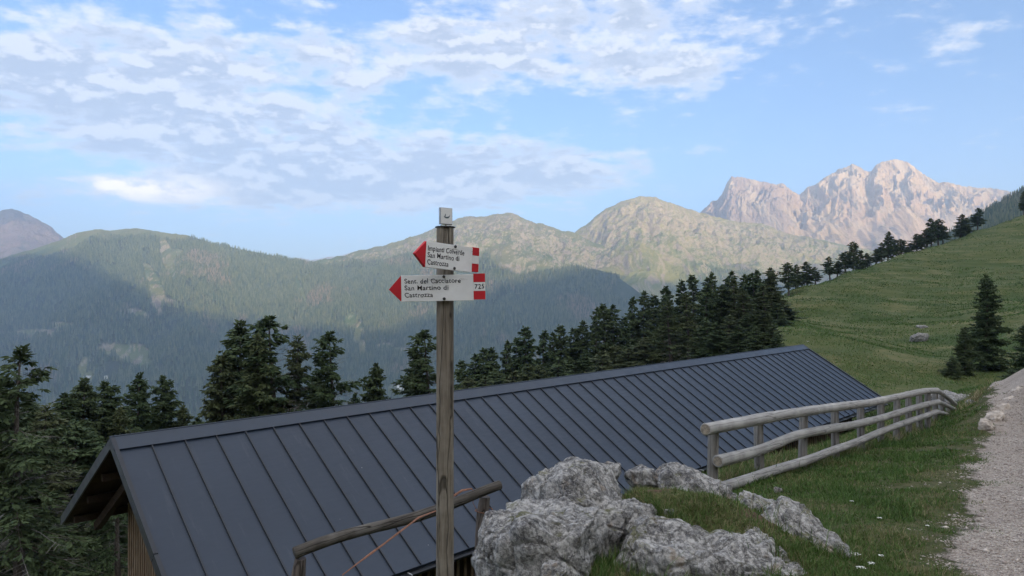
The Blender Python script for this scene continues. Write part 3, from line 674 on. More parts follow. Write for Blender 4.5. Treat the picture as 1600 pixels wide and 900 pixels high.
# ------------------------------------------------------------------ barn
A_R = P(174, 687, 11.7); B_R = P(1255, 540, 0); D2 = A_R.z * FOC / (HV - 540)
B_R = P(1255, 540, D2); RD = (B_R - A_R); RD.z = 0; LEN = RD.length; RAZ = math.atan2(RD.y, RD.x)
def barn():
    Q = 3.60; TT = 0.613; th = math.atan(TT); zr = A_R.z; zb = -7.8
    root = empty('barn', (A_R.x, A_R.y, zb), RAZ)
    tag(root, 'long wooden barn with dark standing-seam metal roof below the path', 'barn')
    ZR = zr - zb
    SL = Q / math.cos(th)
    for side, nm in ((-1, 'near'), (1, 'far')):
        # roof slab in slope coordinates: x along ridge, d down the slope, h off the surface
        def S(x, d, h): return (x, side * (d * math.cos(th) + h * math.sin(th)), ZR - d * math.sin(th) + h * math.cos(th))
        mb = MB()
        nx = 60
        pts = [S(0, 0.0, 0), S(LEN, 0.0, 0), S(LEN, SL, 0), S(0, SL, 0), S(0, 0.10, -0.07), S(LEN, 0.10, -0.07), S(LEN, SL, -0.07), S(0, SL, -0.07)]
        mb.poly(pts, [(0, 1, 2, 3), (7, 6, 5, 4), (0, 3, 7, 4), (1, 5, 6, 2), (3, 2, 6, 7)])
        ro = mb.build('roof', M_roof, root)
        sm = MB(); k = 0; x = 0.57
        rnd = random.Random(3)
        while x < LEN - 0.25:
            w, hh = 0.013, 0.032
            p = [S(x - w, 0.28, 0), S(x + w, 0.28, 0), S(x + w, SL - 0.01, 0), S(x - w, SL - 0.01, 0), S(x - w * .8, 0.28, hh), S(x + w * .8, 0.28, hh), S(x + w * .8, SL - 0.01, hh), S(x - w * .8, SL - 0.01, hh)]
            sm.poly(p, [(0, 1, 5, 4), (1, 2, 6, 5), (2, 3, 7, 6), (3, 0, 4, 7), (4, 5, 6, 7)])
            x += 0.552 + rnd.uniform(-.004, .004); k += 1
        sm.build('standing_seams', M_seam, ro)
        # ridge flashing on this side
        rc = MB(); e = 0.30
        p = [S(-0.02, -0.02, 0.045), S(LEN + 0.02, -0.02, 0.045), S(LEN + 0.02, e, 0.040), S(-0.02, e, 0.040), S(-0.02, e, 0.004), S(LEN + 0.02, e, 0.004)]
        rc.poly(p, [(0, 1, 2, 3), (3, 2, 5, 4)]); rc.build('ridge_flashing', M_trim, ro)
        # verge trims on both gable edges
        for xe, sg in ((0, -1), (LEN, 1)):
            v = MB()
            for (a0_, a1_) in ((0.0, 2.62), (2.64, SL)):
                a, b_ = xe + sg * 0.012, xe - sg * 0.055
                q = [S(a, a0_, 0.05), S(a, a1_, 0.05), S(b_, a1_, 0.045), S(b_, a0_, 0.045), S(a, a0_, -0.13), S(a, a1_, -0.13), S(b_, a1_, 0.004), S(b_, a0_, 0.004), S(xe - sg * 0.02, a0_, -0.13), S(xe - sg * 0.02, a1_, -0.13)]
                v.poly(q, [(0, 1, 2, 3), (0, 4, 5, 1), (3, 2, 6, 7), (4, 8, 9, 5), (8, 0, 3, 9) if False else (4, 5, 9, 8)])
            v.build('verge_trim', M_seam, ro)
        # boarded underside and rafters at the gables
        so = MB(); q = [S(0.03, 0.12, -0.074), S(LEN - 0.03, 0.12, -0.074), S(LEN - 0.03, SL - 0.02, -0.074), S(0.03, SL - 0.02, -0.074), S(0.03, 0.14, -0.10), S(LEN - 0.03, 0.14, -0.10), S(LEN - 0.03, SL - 0.02, -0.10), S(0.03, SL - 0.02, -0.10)]
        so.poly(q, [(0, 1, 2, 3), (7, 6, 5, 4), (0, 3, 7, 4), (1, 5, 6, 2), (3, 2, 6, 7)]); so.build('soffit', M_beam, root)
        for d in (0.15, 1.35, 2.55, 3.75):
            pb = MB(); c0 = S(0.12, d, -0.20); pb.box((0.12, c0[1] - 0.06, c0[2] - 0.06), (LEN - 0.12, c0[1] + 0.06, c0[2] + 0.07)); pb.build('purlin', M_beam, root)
        for xr in (0.55, LEN - 0.55):
            rb = MB(); q = [S(xr - .06, 0.2, -0.30), S(xr + .06, 0.2, -0.30), S(xr + .06, SL - .3, -0.30), S(xr - .06, SL - .3, -0.30), S(xr - .06, 0.2, -0.46), S(xr + .06, 0.2, -0.46), S(xr + .06, SL - .3, -0.46), S(xr - .06, SL - .3, -0.46)]
            rb.poly(q, [(0, 1, 2, 3), (7, 6, 5, 4), (0, 3, 7, 4), (1, 5, 6, 2), (3, 2, 6, 7), (0, 4, 5, 1)]); rb.build('rafter', M_beam, root)
        # gutter with brackets
        ye, ze = S(0, SL, 0)[1] + side * 0.045, S(0, SL, 0)[2] - 0.055
        gm = MB(); n = 9; prof = []
        for i in range(n + 1):
            an = math.pi * i / n; prof.append((math.cos(an) * 0.065, -math.sin(an) * 0.065))
        for i in range(n + 1):
            an = math.pi * (n - i) / n; prof.append((math.cos(an) * 0.061, -math.sin(an) * 0.061))
        m_ = len(prof); vs = [(x_, ye + a, ze + b2) for x_ in (0.0, LEN) for a, b2 in prof]
        gm.poly(vs, [(i, (i + 1) % m_, m_ + (i + 1) % m_, m_ + i) for i in range(m_)]); gu = gm.build('gutter', M_seam, root)
        if side < 0:
            for i in range(36):
                bx = 0.4 + i * 0.8
                if bx > LEN: break
                b_ = MB(); b_.box((bx - 0.012, ye - 0.072, ze - 0.004), (bx + 0.012, ye + 0.055, ze + 0.006)); b_.box((bx - 0.012, ye - 0.076, ze - 0.03), (bx + 0.012, ye - 0.072, ze + 0.006)); b_.build('gutter_bracket', M_bracket, gu)
    # ridge roll
    rr = MB(); rr.tube([(-0.02, 0, ZR + 0.052), (LEN + 0.02, 0, ZR + 0.052)], 0.014, 8); rr.build('ridge_roll', M_trim, root)
    # timber walls: boards with cover strips
    WQ = 2.45; G = 0.95
    def top(y): return ZR - abs(y) * TT - 0.22
    for xe, sg in ((G, -1), (LEN - G, 1)):
        w = MB(); pts = [(xe, -WQ, 0), (xe, WQ, 0), (xe, WQ, top(WQ)), (xe, 0, top(0)), (xe, -WQ, top(WQ))]
        pts2 = [(xe - sg * 0.05, y, z) for _, y, z in pts]
        w.poly(pts + pts2, [(0, 1, 2, 3, 4), (9, 8, 7, 6, 5)] + [(i, (i + 1) % 5, 5 + (i + 1) % 5, 5 + i) for i in range(5)])
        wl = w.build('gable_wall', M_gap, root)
        st = MB(); y = -WQ; i = 0; rnd = random.Random(5)
        while y < WQ:
            ww = 0.10 + rnd.uniform(-.012, .012); yy = y + ww / 2
            z1 = top(min(abs(y), abs(y + ww)) if y * (y + ww) > 0 else 0) - 0.10 - 0.5 * ww
            st.box((xe + (sg * 0.002 if sg > 0 else -0.032), y, 0.0), (xe + (0.032 if sg > 0 else -0.002), y + ww * 0.62, max(0.2, z1)))
            y += ww * 1.35; i += 1
        st.build('cover_strips', M_boards, wl)
    for side in (-1, 1):
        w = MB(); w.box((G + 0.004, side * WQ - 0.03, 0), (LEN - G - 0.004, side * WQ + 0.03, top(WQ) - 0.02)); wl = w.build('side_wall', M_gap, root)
        st = MB(); x = G + 0.1
        while x < LEN - G - 0.2:
            st.box((x, side * WQ + (0.032 if side > 0 else -0.06), 0), (x + 0.06, side * WQ + (0.06 if side > 0 else -0.032), top(WQ) - 0.06)); x += 0.19
        st.build('cover_strips', M_boards, wl)
    return root
barn()

# ------------------------------------------------------------------ signpost
PX, PY = P(695.5, 600, 3.9).x, 3.9
def signpost():
    zt = (HV - 356) / FOC * PY
    root = empty('signpost', (PX, PY, -2.2)); tag(root, 'tall weathered wooden signpost with cracked grain left of the rocks', 'signpost')
    n, m = 40, 60; H = zt + 2.2; v = []
    for j in range(m + 1):
        z = H * j / m
        for k in range(n):
            an = 2 * math.pi * k / n; c, s = math.cos(an), math.sin(an)
            r = 0.0475 / ((abs(c) ** 3.2 + abs(s) ** 3.2) ** (1 / 3.2)) * (1 + 0.05 * (1 - z / H))
            r *= 1 + 0.012 * math.sin(an * 5 + z * 1.3) + 0.010 * math.sin(an * 11 + z * 2.1)
            for (ac, dpt, z0, z1) in ((-1.35, 0.16, 0.0, H), (-0.75, 0.07, 0.6, 2.2), (-2.2, 0.05, 1.4, H)):   # drying cracks
                aa = ac + 0.05 * math.sin(z * 2.3 + ac * 5)
                if z0 <= z <= z1: r *= 1 - dpt * math.exp(-(((an if an < math.pi else an - 2 * math.pi) - aa) / 0.06) ** 2)
            v.append((c * r, s * r, z))
    mb = MB(); mb.v = v
    mb.f = [(j * n + k, j * n + (k + 1) % n, (j + 1) * n + (k + 1) % n, (j + 1) * n + k) for j in range(m) for k in range(n)] + [tuple(m * n + k for k in range(n)), tuple(reversed(range(n)))]
    mb.build('post', M_signpost, root, smooth=True, angle=50)
    cp = MB(); cp.tube([(0, 0, H + 0.001), (0, 0, H + 0.005), (0, 0, H + 0.009)], [0.058, 0.058, 0.050], 28); cp.build('post_cap', M_capmetal, root, smooth=True)
    return H
M_capmetal = plain('dark_cap_metal', (0.035, 0.035, 0.035), 0.5, 0.5, 0.3)
HP = signpost()
def paint(name, col, scratch, amount=0.5):
    def b(nt, bs):
        p = objco(nt)
        n = nt.noise(nt.map(p, (6, 30, 60)), 1.0, 6, 0.7, 0.4); big = nt.noise(p, 9, 4, 0.6)
        wear = nt.m('MULTIPLY', nt.rng(n, 0.58, 0.63), nt.rng(big, 0.53, 0.63))
        g = nt.noise(p, 4.0, 5, 0.6)
        c = nt.mix(nt.rng(g, 0.3, 0.7), col, tuple(q * 0.82 for q in col))
        c = nt.mix(nt.m('MULTIPLY', wear, amount), c, scratch)
        nt.put(bs.inputs['Base Color'], c); nt.put(bs.inputs['Normal'], nt.bump(nt.m('SUBTRACT', 0.0, wear), 0.4, 0.001))
    return material(name, b, 0.55, 0.35)
M_white = paint('worn_white_paint', (0.86, 0.86, 0.85), (0.16, 0.15, 0.14), 0.6)
M_red = paint('red_paint', (0.58, 0.020, 0.030), (0.35, 0.05, 0.04), 0.4)
M_ink = plain('black_ink', (0.018, 0.018, 0.022), 0.7, 0.2)
M_bolt = plain('dull_bolt', (0.05, 0.05, 0.05), 0.5, 0.5, 0.5)
def text_mesh(s, w, h, ext=0.0008, thick=0.0, cap='S'):
    cu = bpy.data.curves.new('lettering', 'FONT'); cu.body = s; cu.size = 1.0; cu.offset = thick; cu.space_character = 1.08
    o = bpy.data.objects.new('tmp', cu); COL.objects.link(o); bpy.context.view_layer.update()
    me = bpy.data.meshes.new_from_object(o); bpy.data.objects.remove(o)
    co = np.empty(len(me.vertices) * 3); me.vertices.foreach_get('co', co); co = co.reshape(-1, 3)
    capH = 0.70
    x0, x1 = co[:, 0].min(), co[:, 0].max()
    x = (co[:, 0] - x0) / (x1 - x0) * w; z = co[:, 1] / capH * h
    z = z + 0.0010 * np.sin(x * 95 + len(s)) + 0.0006 * np.sin(x * 310); x = x + 0.0007 * np.sin(z * 260 + x * 40)   # hand lettering
    V = np.stack([x, np.zeros_like(x), z], -1)
    me.vertices.foreach_set('co', V.ravel()); me.update(); bm = bmesh.new(); bm.from_mesh(me)
    r = bmesh.ops.extrude_face_region(bm, geom=bm.faces[:])
    for e in r['geom']:
        if isinstance(e, bmesh.types.BMVert): e.co.y -= ext
    bmesh.ops.recalc_face_normals(bm, faces=bm.faces); bm.to_mesh(me); bm.free(); me.name = 'lettering'
    me.materials.clear(); me.materials.append(M_ink); return me
def prism(pts, y0, y1):
    mb = MB(); n = len(pts)
    mb.poly([(x, y0, z) for x, z in pts] + [(x, y1, z) for x, z in pts], [tuple(range(n)), tuple(reversed(range(n, 2 * n)))] + [(i, n + i, n + (i + 1) % n, (i + 1) % n) for i in range(n)])
    return mb
def board(label, PLc, PRc, h, tip, end_w, lines, bolts, number=None, front=0.0):
    d = PRc - PLc; Lb = d.length
    X = d.normalized(); Z = (Vector((0, 0, 1)) - X * X.z).normalized(); Y = Z.cross(X)
    root = empty('direction_sign', PLc); M = Matrix((X, Y, Z)).transposed().to_4x4(); M.translation = PLc; root.matrix_world = M
    tag(root, label, 'direction sign', 'red and white trail signs on the post')
    t = 0.020; hh = h / 2; e = 0.0006
    prism([(-tip, -0.004), (-e, -hh), (-e, hh)], 0, t).build('arrow_tip', M_red, root, bevel=0.0012)
    prism([(0, -hh), (Lb - end_w - e, -hh), (Lb - end_w - e, hh), (0, hh)], 0, t).build('panel', M_white, root, bevel=0.0015)
    o3 = 0.004
    for i, m_ in enumerate((M_red, M_white, M_red)):
        z0 = -hh + (0, h * .333, h * .667)[i] + o3; z1 = -hh + (h * .333, h * .667, h)[i] + o3 - e
        prism([(Lb - end_w, z0), (Lb, z0), (Lb, z1), (Lb - end_w, z1)], 0, t).build('end_band', m_, root, bevel=0.001)
    for s, x, base, w, hc in lines:
        me = text_mesh(s, w, hc * 1.06, thick=0.010); o = link('lettering', me, root); o.location = (x, -0.0001, hh - base)
    if number:
        me = text_mesh(number, 0.053, 0.026, thick=0.010); o = link('lettering', me, root); o.location = (Lb - end_w + 0.007, -0.0001, -0.008)
    for x, z in bolts:
        b_ = MB(); b_.tube([(x, 0.001, z), (x, -0.004, z), (x, -0.006, z)], [0.0085, 0.0085, 0.005], 10); b_.build('bolt', M_bolt, root, smooth=True)
    return root
D_L = 3.826
board('upper trail sign angled left, weathered, reading Impianti Colverde San Martino di Castrozza', P(665.5, 396.8, 3.66), P(748.3, 407.5, 3.94), 0.141, 0.075, 0.052,
      [('Impianti Colverde', 0.012, 0.050, 0.262, 0.026), ('San Martino di', 0.012, 0.086, 0.226, 0.026), ('Castrozza', 0.012, 0.124, 0.149, 0.026)], [(0.205, 0.062), (0.205, -0.060)])
board('lower trail sign facing forward, reading Sent. del Cacciatore, with number 725 at its end', P(626.9, 451.1, D_L), P(758.0, 448.5, D_L), 0.146, 0.070, 0.065,
      [('Sent. del Cacciatore', 0.019, 0.045, 0.315, 0.0245), ('San Martino di', 0.019, 0.083, 0.245, 0.0245), ('Castrozza', 0.019, 0.122, 0.158, 0.0245)], [(0.240, 0.063), (0.240, -0.061)], number='725')
def emblem_plate():
    c = P(696.3, 337.8, 3.88); yaw = R(38)
    root = empty('emblem_plate', (c.x, c.y, c.z - 0.05), yaw); tag(root, 'small white plate with a grey curved emblem on top of the post', 'sign plate')
    w, h, t = 0.041, 0.049, 0.009
    MB_ = prism([(-w, 0.002), (w, 0.002), (w, 2 * h), (-w, 2 * h)], -t, t); MB_.build('frame', M_alu, root, bevel=0.003)
    prism([(-w + .004, 0.006), (w - .004, 0.006), (w - .004, 2 * h - .004), (-w + .004, 2 * h - .004)], -t - 0.001, -t + 0.001).build('face', M_white, root)
    # curved horn emblem
    e = MB(); up, lo = [], []
    for i in range(13):
        s = i / 12; an = R(215 + 150 * s); r = 0.022; th = 0.010 * math.sin(math.pi * min(1, s * 1.12 + 0.03)) ** 0.8 + 0.0006
        up.append((math.cos(an) * (r + th / 2), 0.060 + math.sin(an) * (r + th / 2) * 0.85)); lo.append((math.cos(an) * (r - th / 2), 0.060 + math.sin(an) * (r - th / 2) * 0.85))
    prism(up + lo[::-1], -t - 0.0022, -t - 0.0008).build('emblem', M_emb, root)
    prism([(-0.013, 0.050), (-0.008, 0.047), (-0.006, 0.056), (-0.009, 0.064)], -t - 0.0022, -t - 0.0008).build('emblem', M_emb, root)
    s_ = MB(); s_.tube([(0, 0, -0.018), (0, 0, 0.006)], 0.005, 8); s_.build('stem', M_capmetal, root, smooth=True)
M_alu = plain('grey_plate_edge', (0.42, 0.44, 0.46), 0.45, 0.5, 0.3)
M_emb = plain('emblem_grey', (0.13, 0.17, 0.19), 0.6)
emblem_plate()

# ------------------------------------------------------------------ log fence on the right
def fence_y(u): a = (u - 800) / FOC; return 5.14 / (0.945 - a) if u < 1455 else 15.1 + (u - 1455) * 0.115
def log_mesh(pts, rad, name, mat, parent, seed, n=14, per=0.12):
    """a thick peeled pole through pts, a little knobbly"""
    rnd = random.Random(seed); pts = [Vector(p) for p in pts]; seg = [(pts[i + 1] - pts[i]).length for i in range(len(pts) - 1)]; tot = sum(seg); m = max(6, int(tot / per)); out = []; rr = []
    for k in range(m + 1):
        s = tot * k / m; i = 0
        while i < len(seg) - 1 and s > seg[i]: s -= seg[i]; i += 1
        f = min(1, s / seg[i]); p0, p1, p2, p3 = pts[max(i - 1, 0)], pts[i], pts[i + 1], pts[min(i + 2, len(pts) - 1)]
        q = 0.5 * ((2 * p1) + (p2 - p0) * f + (2 * p0 - 5 * p1 + 4 * p2 - p3) * f * f + (3 * p1 - p0 - 3 * p2 + p3) * f ** 3)
        out.append(q); rr.append(rad * (1 + 0.03 * math.sin(k * 0.35 + seed) + rnd.uniform(-.015, .015)))
    # object origin at first point, local X along the pole, so the wood grain follows it
    d = (pts[-1] - pts[0]); X = d.normalized(); Z = (Vector((0, 0, 1)) - X * X.z).normalized(); Y = Z.cross(X)
    M = Matrix((X, Y, Z)).transposed().to_4x4(); M.translation = pts[0]; Mi = M.inverted()
    loc = [Mi @ q for q in out]; o0 = loc[0] - (loc[1] - loc[0]).normalized() * rad * 0.12; o1 = loc[-1] + (loc[-1] - loc[-2]).normalized() * rad * 0.12
    mb = MB(); mb.tube([o0] + loc + [o1], [rr[0] * 0.86] + rr + [rr[-1] * 0.86], n, True, 0.02, seed)
    o = mb.build(name, mat, None, smooth=True, angle=60); o.parent = parent
    o.matrix_world = M
    return o
ROW = {1: [(1098, 669.6), (1150, 660), (1203.6, 650), (1268, 640), (1313, 634), (1355, 629), (1411, 617), (1440, 611), (1460, 610), (1473, 618), (1489, 631)],
       2: [(1117, 719), (1173, 705), (1210, 691), (1249, 677), (1324, 664), (1355, 657), (1385, 649), (1430, 635), (1462, 627.5), (1475, 633), (1488, 639.5)],
       3: [(1117, 761), (1165, 747), (1211, 731), (1250, 720), (1287, 706), (1330, 691), (1374, 673), (1410, 660), (1460, 643), (1475, 647), (1488, 652)]}
FPOSTS = [1122, 1197, 1261.5, 1314, 1353.6, 1383, 1407, 1427, 1443.6, 1456, 1467, 1477, 1487]
def right_fence():
    o = P(1122, 760, fence_y(1122)); root = empty('log_fence', (o.x, o.y, o.z)); bpy.context.view_layer.update()
    tag(root, 'grey three-rail log fence running along the grass strip beside the gravel path', 'fence')
    ax = Vector((0.69, 0.73, 0)); nrm = Vector((0.73, -0.69, 0))    # nrm points to the viewer's side
    rad = {1: 0.071, 2: 0.068, 3: 0.064}
    r1 = np.array(ROW[1]); r3 = np.array(ROW[3])
    for i, u in enumerate(FPOSTS):
        y = fence_y(u); vt = np.interp(u, r1[:, 0], r1[:, 1]); p = P(u, vt, y); g = gz(p.x, p.y) - 0.25
        rnd = random.Random(i); top = p.z + (0.02 if i not in (11,) else 0.06)
        px, py = p.x - nrm.x * 0.085, p.y - nrm.y * 0.085
        mb = MB(); m = 9
        tx = rnd.uniform(-.004, .004)
        mb.tube([(tx * k, 0, (top - g) * k / m) for k in range(m + 1)], [0.062 * (1 + rnd.uniform(-.015, .015)) for k in range(m + 1)], 12, True, 0.02, i)
        po = mb.build('post', M_fpost, None, smooth=True, angle=55, bevel=0.006); po.parent = root; po.matrix_world = Matrix.Translation((px, py, g))
    for r, pts in ROW.items():
        W = [P(u, v, fence_y(u) - 0.02) for u, v in pts]
        W = [w + nrm * 0.045 for w in W]
        W[0] = W[0] - (W[1] - W[0]).normalized() * 0.02
        cuts = {1: [(0, 3), (3, 5), (5, 8), (8, 10)], 2: [(0, 2), (2, 5), (5, 8), (8, 10)], 3: [(0, 2), (2, 4), (4, 8), (8, 10)]}[r]
        for j, (a, b) in enumerate(cuts):
            ro = log_mesh(W[a:b + 1], rad[r] * (1 - 0.03 * j) * (0.9 if j == 3 else 1), 'rail', M_rail, root, r * 10 + j)
            if j == 0:    # sawn end facing the viewer
                c0 = ro.matrix_world; e = MB(); L0 = -rad[r] * 0.12
                e.tube([(L0 - 0.002, 0, 0), (L0 - 0.0035, 0, 0)], rad[r] * 0.80, 14); eo = e.build('sawn_end', M_cut, None); eo.parent = ro
right_fence()

# ------------------------------------------------------------------ old rail at the drop to the barn
def old_rail():
    a, b = P(461, 863, 5.45), P(781, 759, 6.45)
    root = empty('old_rail_fence', (a.x, a.y, a.z - 0.7)); bpy.context.view_layer.update(); tag(root, 'short old brown handrail with one cracked pole behind the signpost', 'fence')
    n = 9; pts = [a.lerp(b, i / n) + Vector((0, 0, 0.022 * math.sin(i * 0.8 + 0.4) - 0.01)) for i in range(n + 1)]
    ro = log_mesh(pts, 0.046, 'rail', M_oldwood, root, 77, 16, 0.07)
    p2 = P(756, 777, 6.40); g = gz(p2.x, p2.y) - 0.4
    mb = MB(); m = 10; rnd = random.Random(4)
    mb.tube([(0.012 * math.sin(k * .7), 0.0, (p2.z - 0.01 - g) * k / m) for k in range(m)] + [(0.022, 0, (p2.z - g))], [0.078 - 0.002 * k for k in range(m)] + [0.048], 14, True, 0.05, 9)
    po = mb.build('post', M_oldpost, None, smooth=True, angle=55); po.parent = root; po.matrix_world = Matrix.Translation((p2.x - 0.012, p2.y + 0.03, g))
    p1 = P(469, 873, 5.46); g1 = gz(p1.x, p1.y) - 0.4; d = Vector((-0.17, 0.02, 0))
    mb = MB(); mb.tube([Vector((d.x * (1 - k / 8), d.y * (1 - k / 8), (p1.z - g1) * k / 8)) for k in range(9)], [0.055] * 8 + [0.043], 12, True, 0.06, 3)
    po = mb.build('post', M_oldpost, None, smooth=True, angle=55); po.parent = root; po.matrix_world = Matrix.Translation((p1.x, p1.y + 0.02, g1))
old_rail()
M_cord = plain('faded_orange_twine', (0.21, 0.105, 0.07), 0.8, 0.2, var=0.25, scale=40)
def cord():
    pts = [P(*q) for q in ((535, 898, 5.3), (556, 882, 5.36), (580, 864, 5.45), (602, 848, 5.5), (620, 834, 5.56), (640, 819, 5.62), (655, 808, 5.68), (672, 801, 5.85), (684, 797, 5.98), (700, 785, 6.08), (709, 774, 6.13), (722, 766, 6.16), (737, 763, 6.20), (741, 768, 6.35), (739, 785, 6.42), (745, 797, 6.38))]
    root = empty('cord', pts[0]); tag(root, 'faded orange twine hanging from the old handrail to its post', 'cord')
    mb = MB(); mb.tube([p - pts[0] for p in pts], [0.0065, 0.006, 0.009, 0.007, 0.010, 0.008, 0.009, 0.007, 0.007, 0.007, 0.011, 0.011, 0.009, 0.005, 0.005, 0.005], 6, True, 0.2, 1, squash=0.45); mb.build('strand', M_cord, root, smooth=True, angle=80)
    c = P(756, 797, 6.43) - pts[0]; lp = MB(); lp.tube([c + Vector((math.cos(t) * 0.082, math.sin(t) * 0.082, 0.006 * math.sin(2 * t))) for t in [2 * math.pi * k / 20 for k in range(21)]], 0.005, 6, False); lp.build('loop', M_cord, root, smooth=True)
cord()

# ------------------------------------------------------------------ limestone rocks
def lime(nt, bs):
    p = posco(nt)
    n1 = nt.noise(p, 3.0, 5, 0.6); n2 = nt.noise(p, 26.0, 8, 0.75); n3 = nt.noise(p, 90.0, 4, 0.7); v = nt.voro(nt.vm('ADD', p, nt.vm('MULTIPLY', nt.noise(p, 9, 3, out=1), (0.12, 0.12, 0.12))), 17.0, 'DISTANCE_TO_EDGE')
    c = nt.mix(nt.rng(n2, 0.36, 0.62), (0.14, 0.137, 0.135), (0.43, 0.42, 0.40))
    c = nt.mix(nt.m('MULTIPLY', nt.rng(n1, 0.50, 0.66), nt.rng(n2, 0.38, 0.56, 0.9, 0.2)), c, (0.075, 0.075, 0.082))
    c = nt.mix(nt.m('MULTIPLY', nt.rng(n3, 0.56, 0.68), 0.7), c, (0.55, 0.54, 0.52))
    c = nt.mix(nt.m('MULTIPLY', nt.rng(nt.noise(p, 6.0, 4, 0.6), 0.60, 0.70), 0.45), c, (0.36, 0.28, 0.20))
    pw = nt.vm('ADD', p, nt.vm('MULTIPLY', nt.noise(p, 4, 6, 0.7, out=1), (0.5, 0.5, 0.5)))
    crk = nt.rng(nt.voro(nt.map(pw, (1, 1, 1.6), (0.4, 0.5, 0)), 4.2, 'DISTANCE_TO_EDGE'), 0.0, 0.05, 1.0, 0.0)
    crk2 = nt.rng(nt.voro(nt.map(pw, (1, 1.4, 1), (0.9, 0.2, 0)), 11.0, 'DISTANCE_TO_EDGE'), 0.0, 0.05, 0.35, 0.0)
    crk = nt.m('MAXIMUM', crk, nt.m('MULTIPLY', crk2, nt.rng(n1, 0.45, 0.6)))
    c = nt.mix(nt.m('MULTIPLY', crk, 0.5), c, (0.06, 0.058, 0.055))
    nz = nt.node('ShaderNodeSeparateXYZ', i_Vector=nt.node('ShaderNodeNewGeometry').outputs['Normal']).outputs[2]
    mz = nt.m('MULTIPLY', nt.rng(nz, 0.55, 0.95), nt.rng(nt.noise(p, 4.5, 5, 0.65), 0.54, 0.64))
    c = nt.mix(nt.m('MULTIPLY', mz, 0.8), c, (0.095, 0.095, 0.035))
    nt.put(bs.inputs['Base Color'], c)
    n2 = nt.m('SUBTRACT', n2, nt.m('MULTIPLY', crk, 1.6))
    h = nt.m('ADD', nt.m('MULTIPLY', n2, 1.0), nt.m('ADD', nt.m('MULTIPLY', n3, 0.35), nt.m('MULTIPLY', nt.rng(v, 0, 0.06), 0.22)))
    nt.put(bs.inputs['Normal'], nt.bump(h, 0.75, 0.011))
M_lime = material('lichened_limestone', lime, 0.95, 0.12)
ROCKS = []
def rock(name, label, cat, c, rad, rot=(0, 0, 0), seed=1, sub=6, amp=1.0, group=None, flat=0.0, boxy=1.0, mat=None):
    bm = bmesh.new(); bmesh.ops.create_icosphere(bm, subdivisions=sub, radius=1.0); me = bpy.data.meshes.new(name); bm.to_mesh(me); bm.free()
    co = np.empty(len(me.vertices) * 3); me.vertices.foreach_get('co', co); d = co.reshape(-1, 3)
    e = 2.0 / (1 + boxy); sgn = np.sign(d); q = sgn * np.abs(d) ** (1 / boxy); q = q / np.maximum(np.abs(q).max(axis=1, keepdims=True), 1e-6) * 0.5 + d * 0.5
    rad = np.array(rad); S = rad.mean(); o = seed * 13.7
    pnt = q * rad
    rp = np.random.RandomState(seed)      # fracture planes
    for _ in range(9):
        nn = rp.normal(0, 1, 3); nn /= np.linalg.norm(nn); dd = np.linalg.norm(nn * rad) * rp.uniform(0.72, 0.98)
        ex = pnt @ nn - dd; pnt = pnt - np.where(ex > 0, ex * 0.85, 0)[:, None] * nn
    # big facets, fissures, then pitting (all in metres)
    big = fbm(pnt[:, 0] / (S * 0.9) + o, pnt[:, 1] / (S * 0.9), pnt[:, 2] / (S * 0.9), 3)
    w1, w2 = worley(pnt[:, 0] / (S * 0.55) + o + 0.3 * big, pnt[:, 1] / (S * 0.55), pnt[:, 2] / (S * 0.55))
    crack = np.clip((w2 - w1) / 0.09, 0, 1)
    diag = fbm((pnt[:, 0] + 0.7 * pnt[:, 2]) / 0.06 + o, pnt[:, 1] / 0.22, (pnt[:, 2] - 0.6 * pnt[:, 0]) / 0.26, 4, 0.6, ridged=True) - 0.9
    fine = fbm(pnt[:, 0] / 0.055 + o, pnt[:, 1] / 0.055, pnt[:, 2] / 0.055, 4, 0.62)
    p1, p2 = worley(pnt[:, 0] / 0.055, pnt[:, 1] / 0.055, pnt[:, 2] / 0.055 + o)
    k = min(1.0, S / 0.25)
    disp = S * 0.24 * big - S * 0.06 * (1 - crack) * amp + k * (0.0055 * diag + 0.0012 * fine - 0.0004 * np.clip(1 - p1 / 0.45, 0, 1)) * amp
    nrm = d / np.linalg.norm(d, axis=1, keepdims=True)
    pnt = pnt + nrm * disp[:, None]
    if flat: pnt[:, 2] = np.where(pnt[:, 2] > rad[2] * flat, rad[2] * flat + (pnt[:, 2] - rad[2] * flat) * 0.35, pnt[:, 2])
    me.vertices.foreach_set('co', pnt.astype(np.float32).ravel()); me.polygons.foreach_set('use_smooth', np.ones(len(me.polygons), bool)); me.update(); me.materials.append(mat or M_lime)
    ROCKS.append((c[0], c[1], float(rad[0] + rad[1]) / 2))
    ob = link(name, me); ob.location = c; ob.rotation_euler = rot; tag(ob, label, cat, group); return ob
M_rim = plain('pale_rim_stone', (0.42, 0.37, 0.32), 0.95, 0.1, var=0.3, scale=9, bump=0.02)
RK = 'limestone rocks of the outcrop beside the signpost'
rock('boulder', 'largest grey boulder, tall rounded top left of the grassy mound', 'boulder', P(898, 820, 5.1), (0.47, 0.47, 0.40), (0.1, 0.12, 0.3), 6, 7, 1.0, RK, boxy=1.15)
rock('boulder', 'low rounded grey boulder at the lower left, nearest the signpost foot', 'boulder', P(852, 868, 4.5), (0.40, 0.40, 0.31), (0.0, -0.05, -0.2), 8, 7, 0.9, RK, boxy=1.2)
rock('rock_slab', 'flat pitted slab in front of the mound along the bottom edge', 'rock', P(1112, 890, 4.38), (0.60, 0.36, 0.22), (0.05, 0.08, -0.1), 5, 7, 1.3, RK, boxy=1.5)
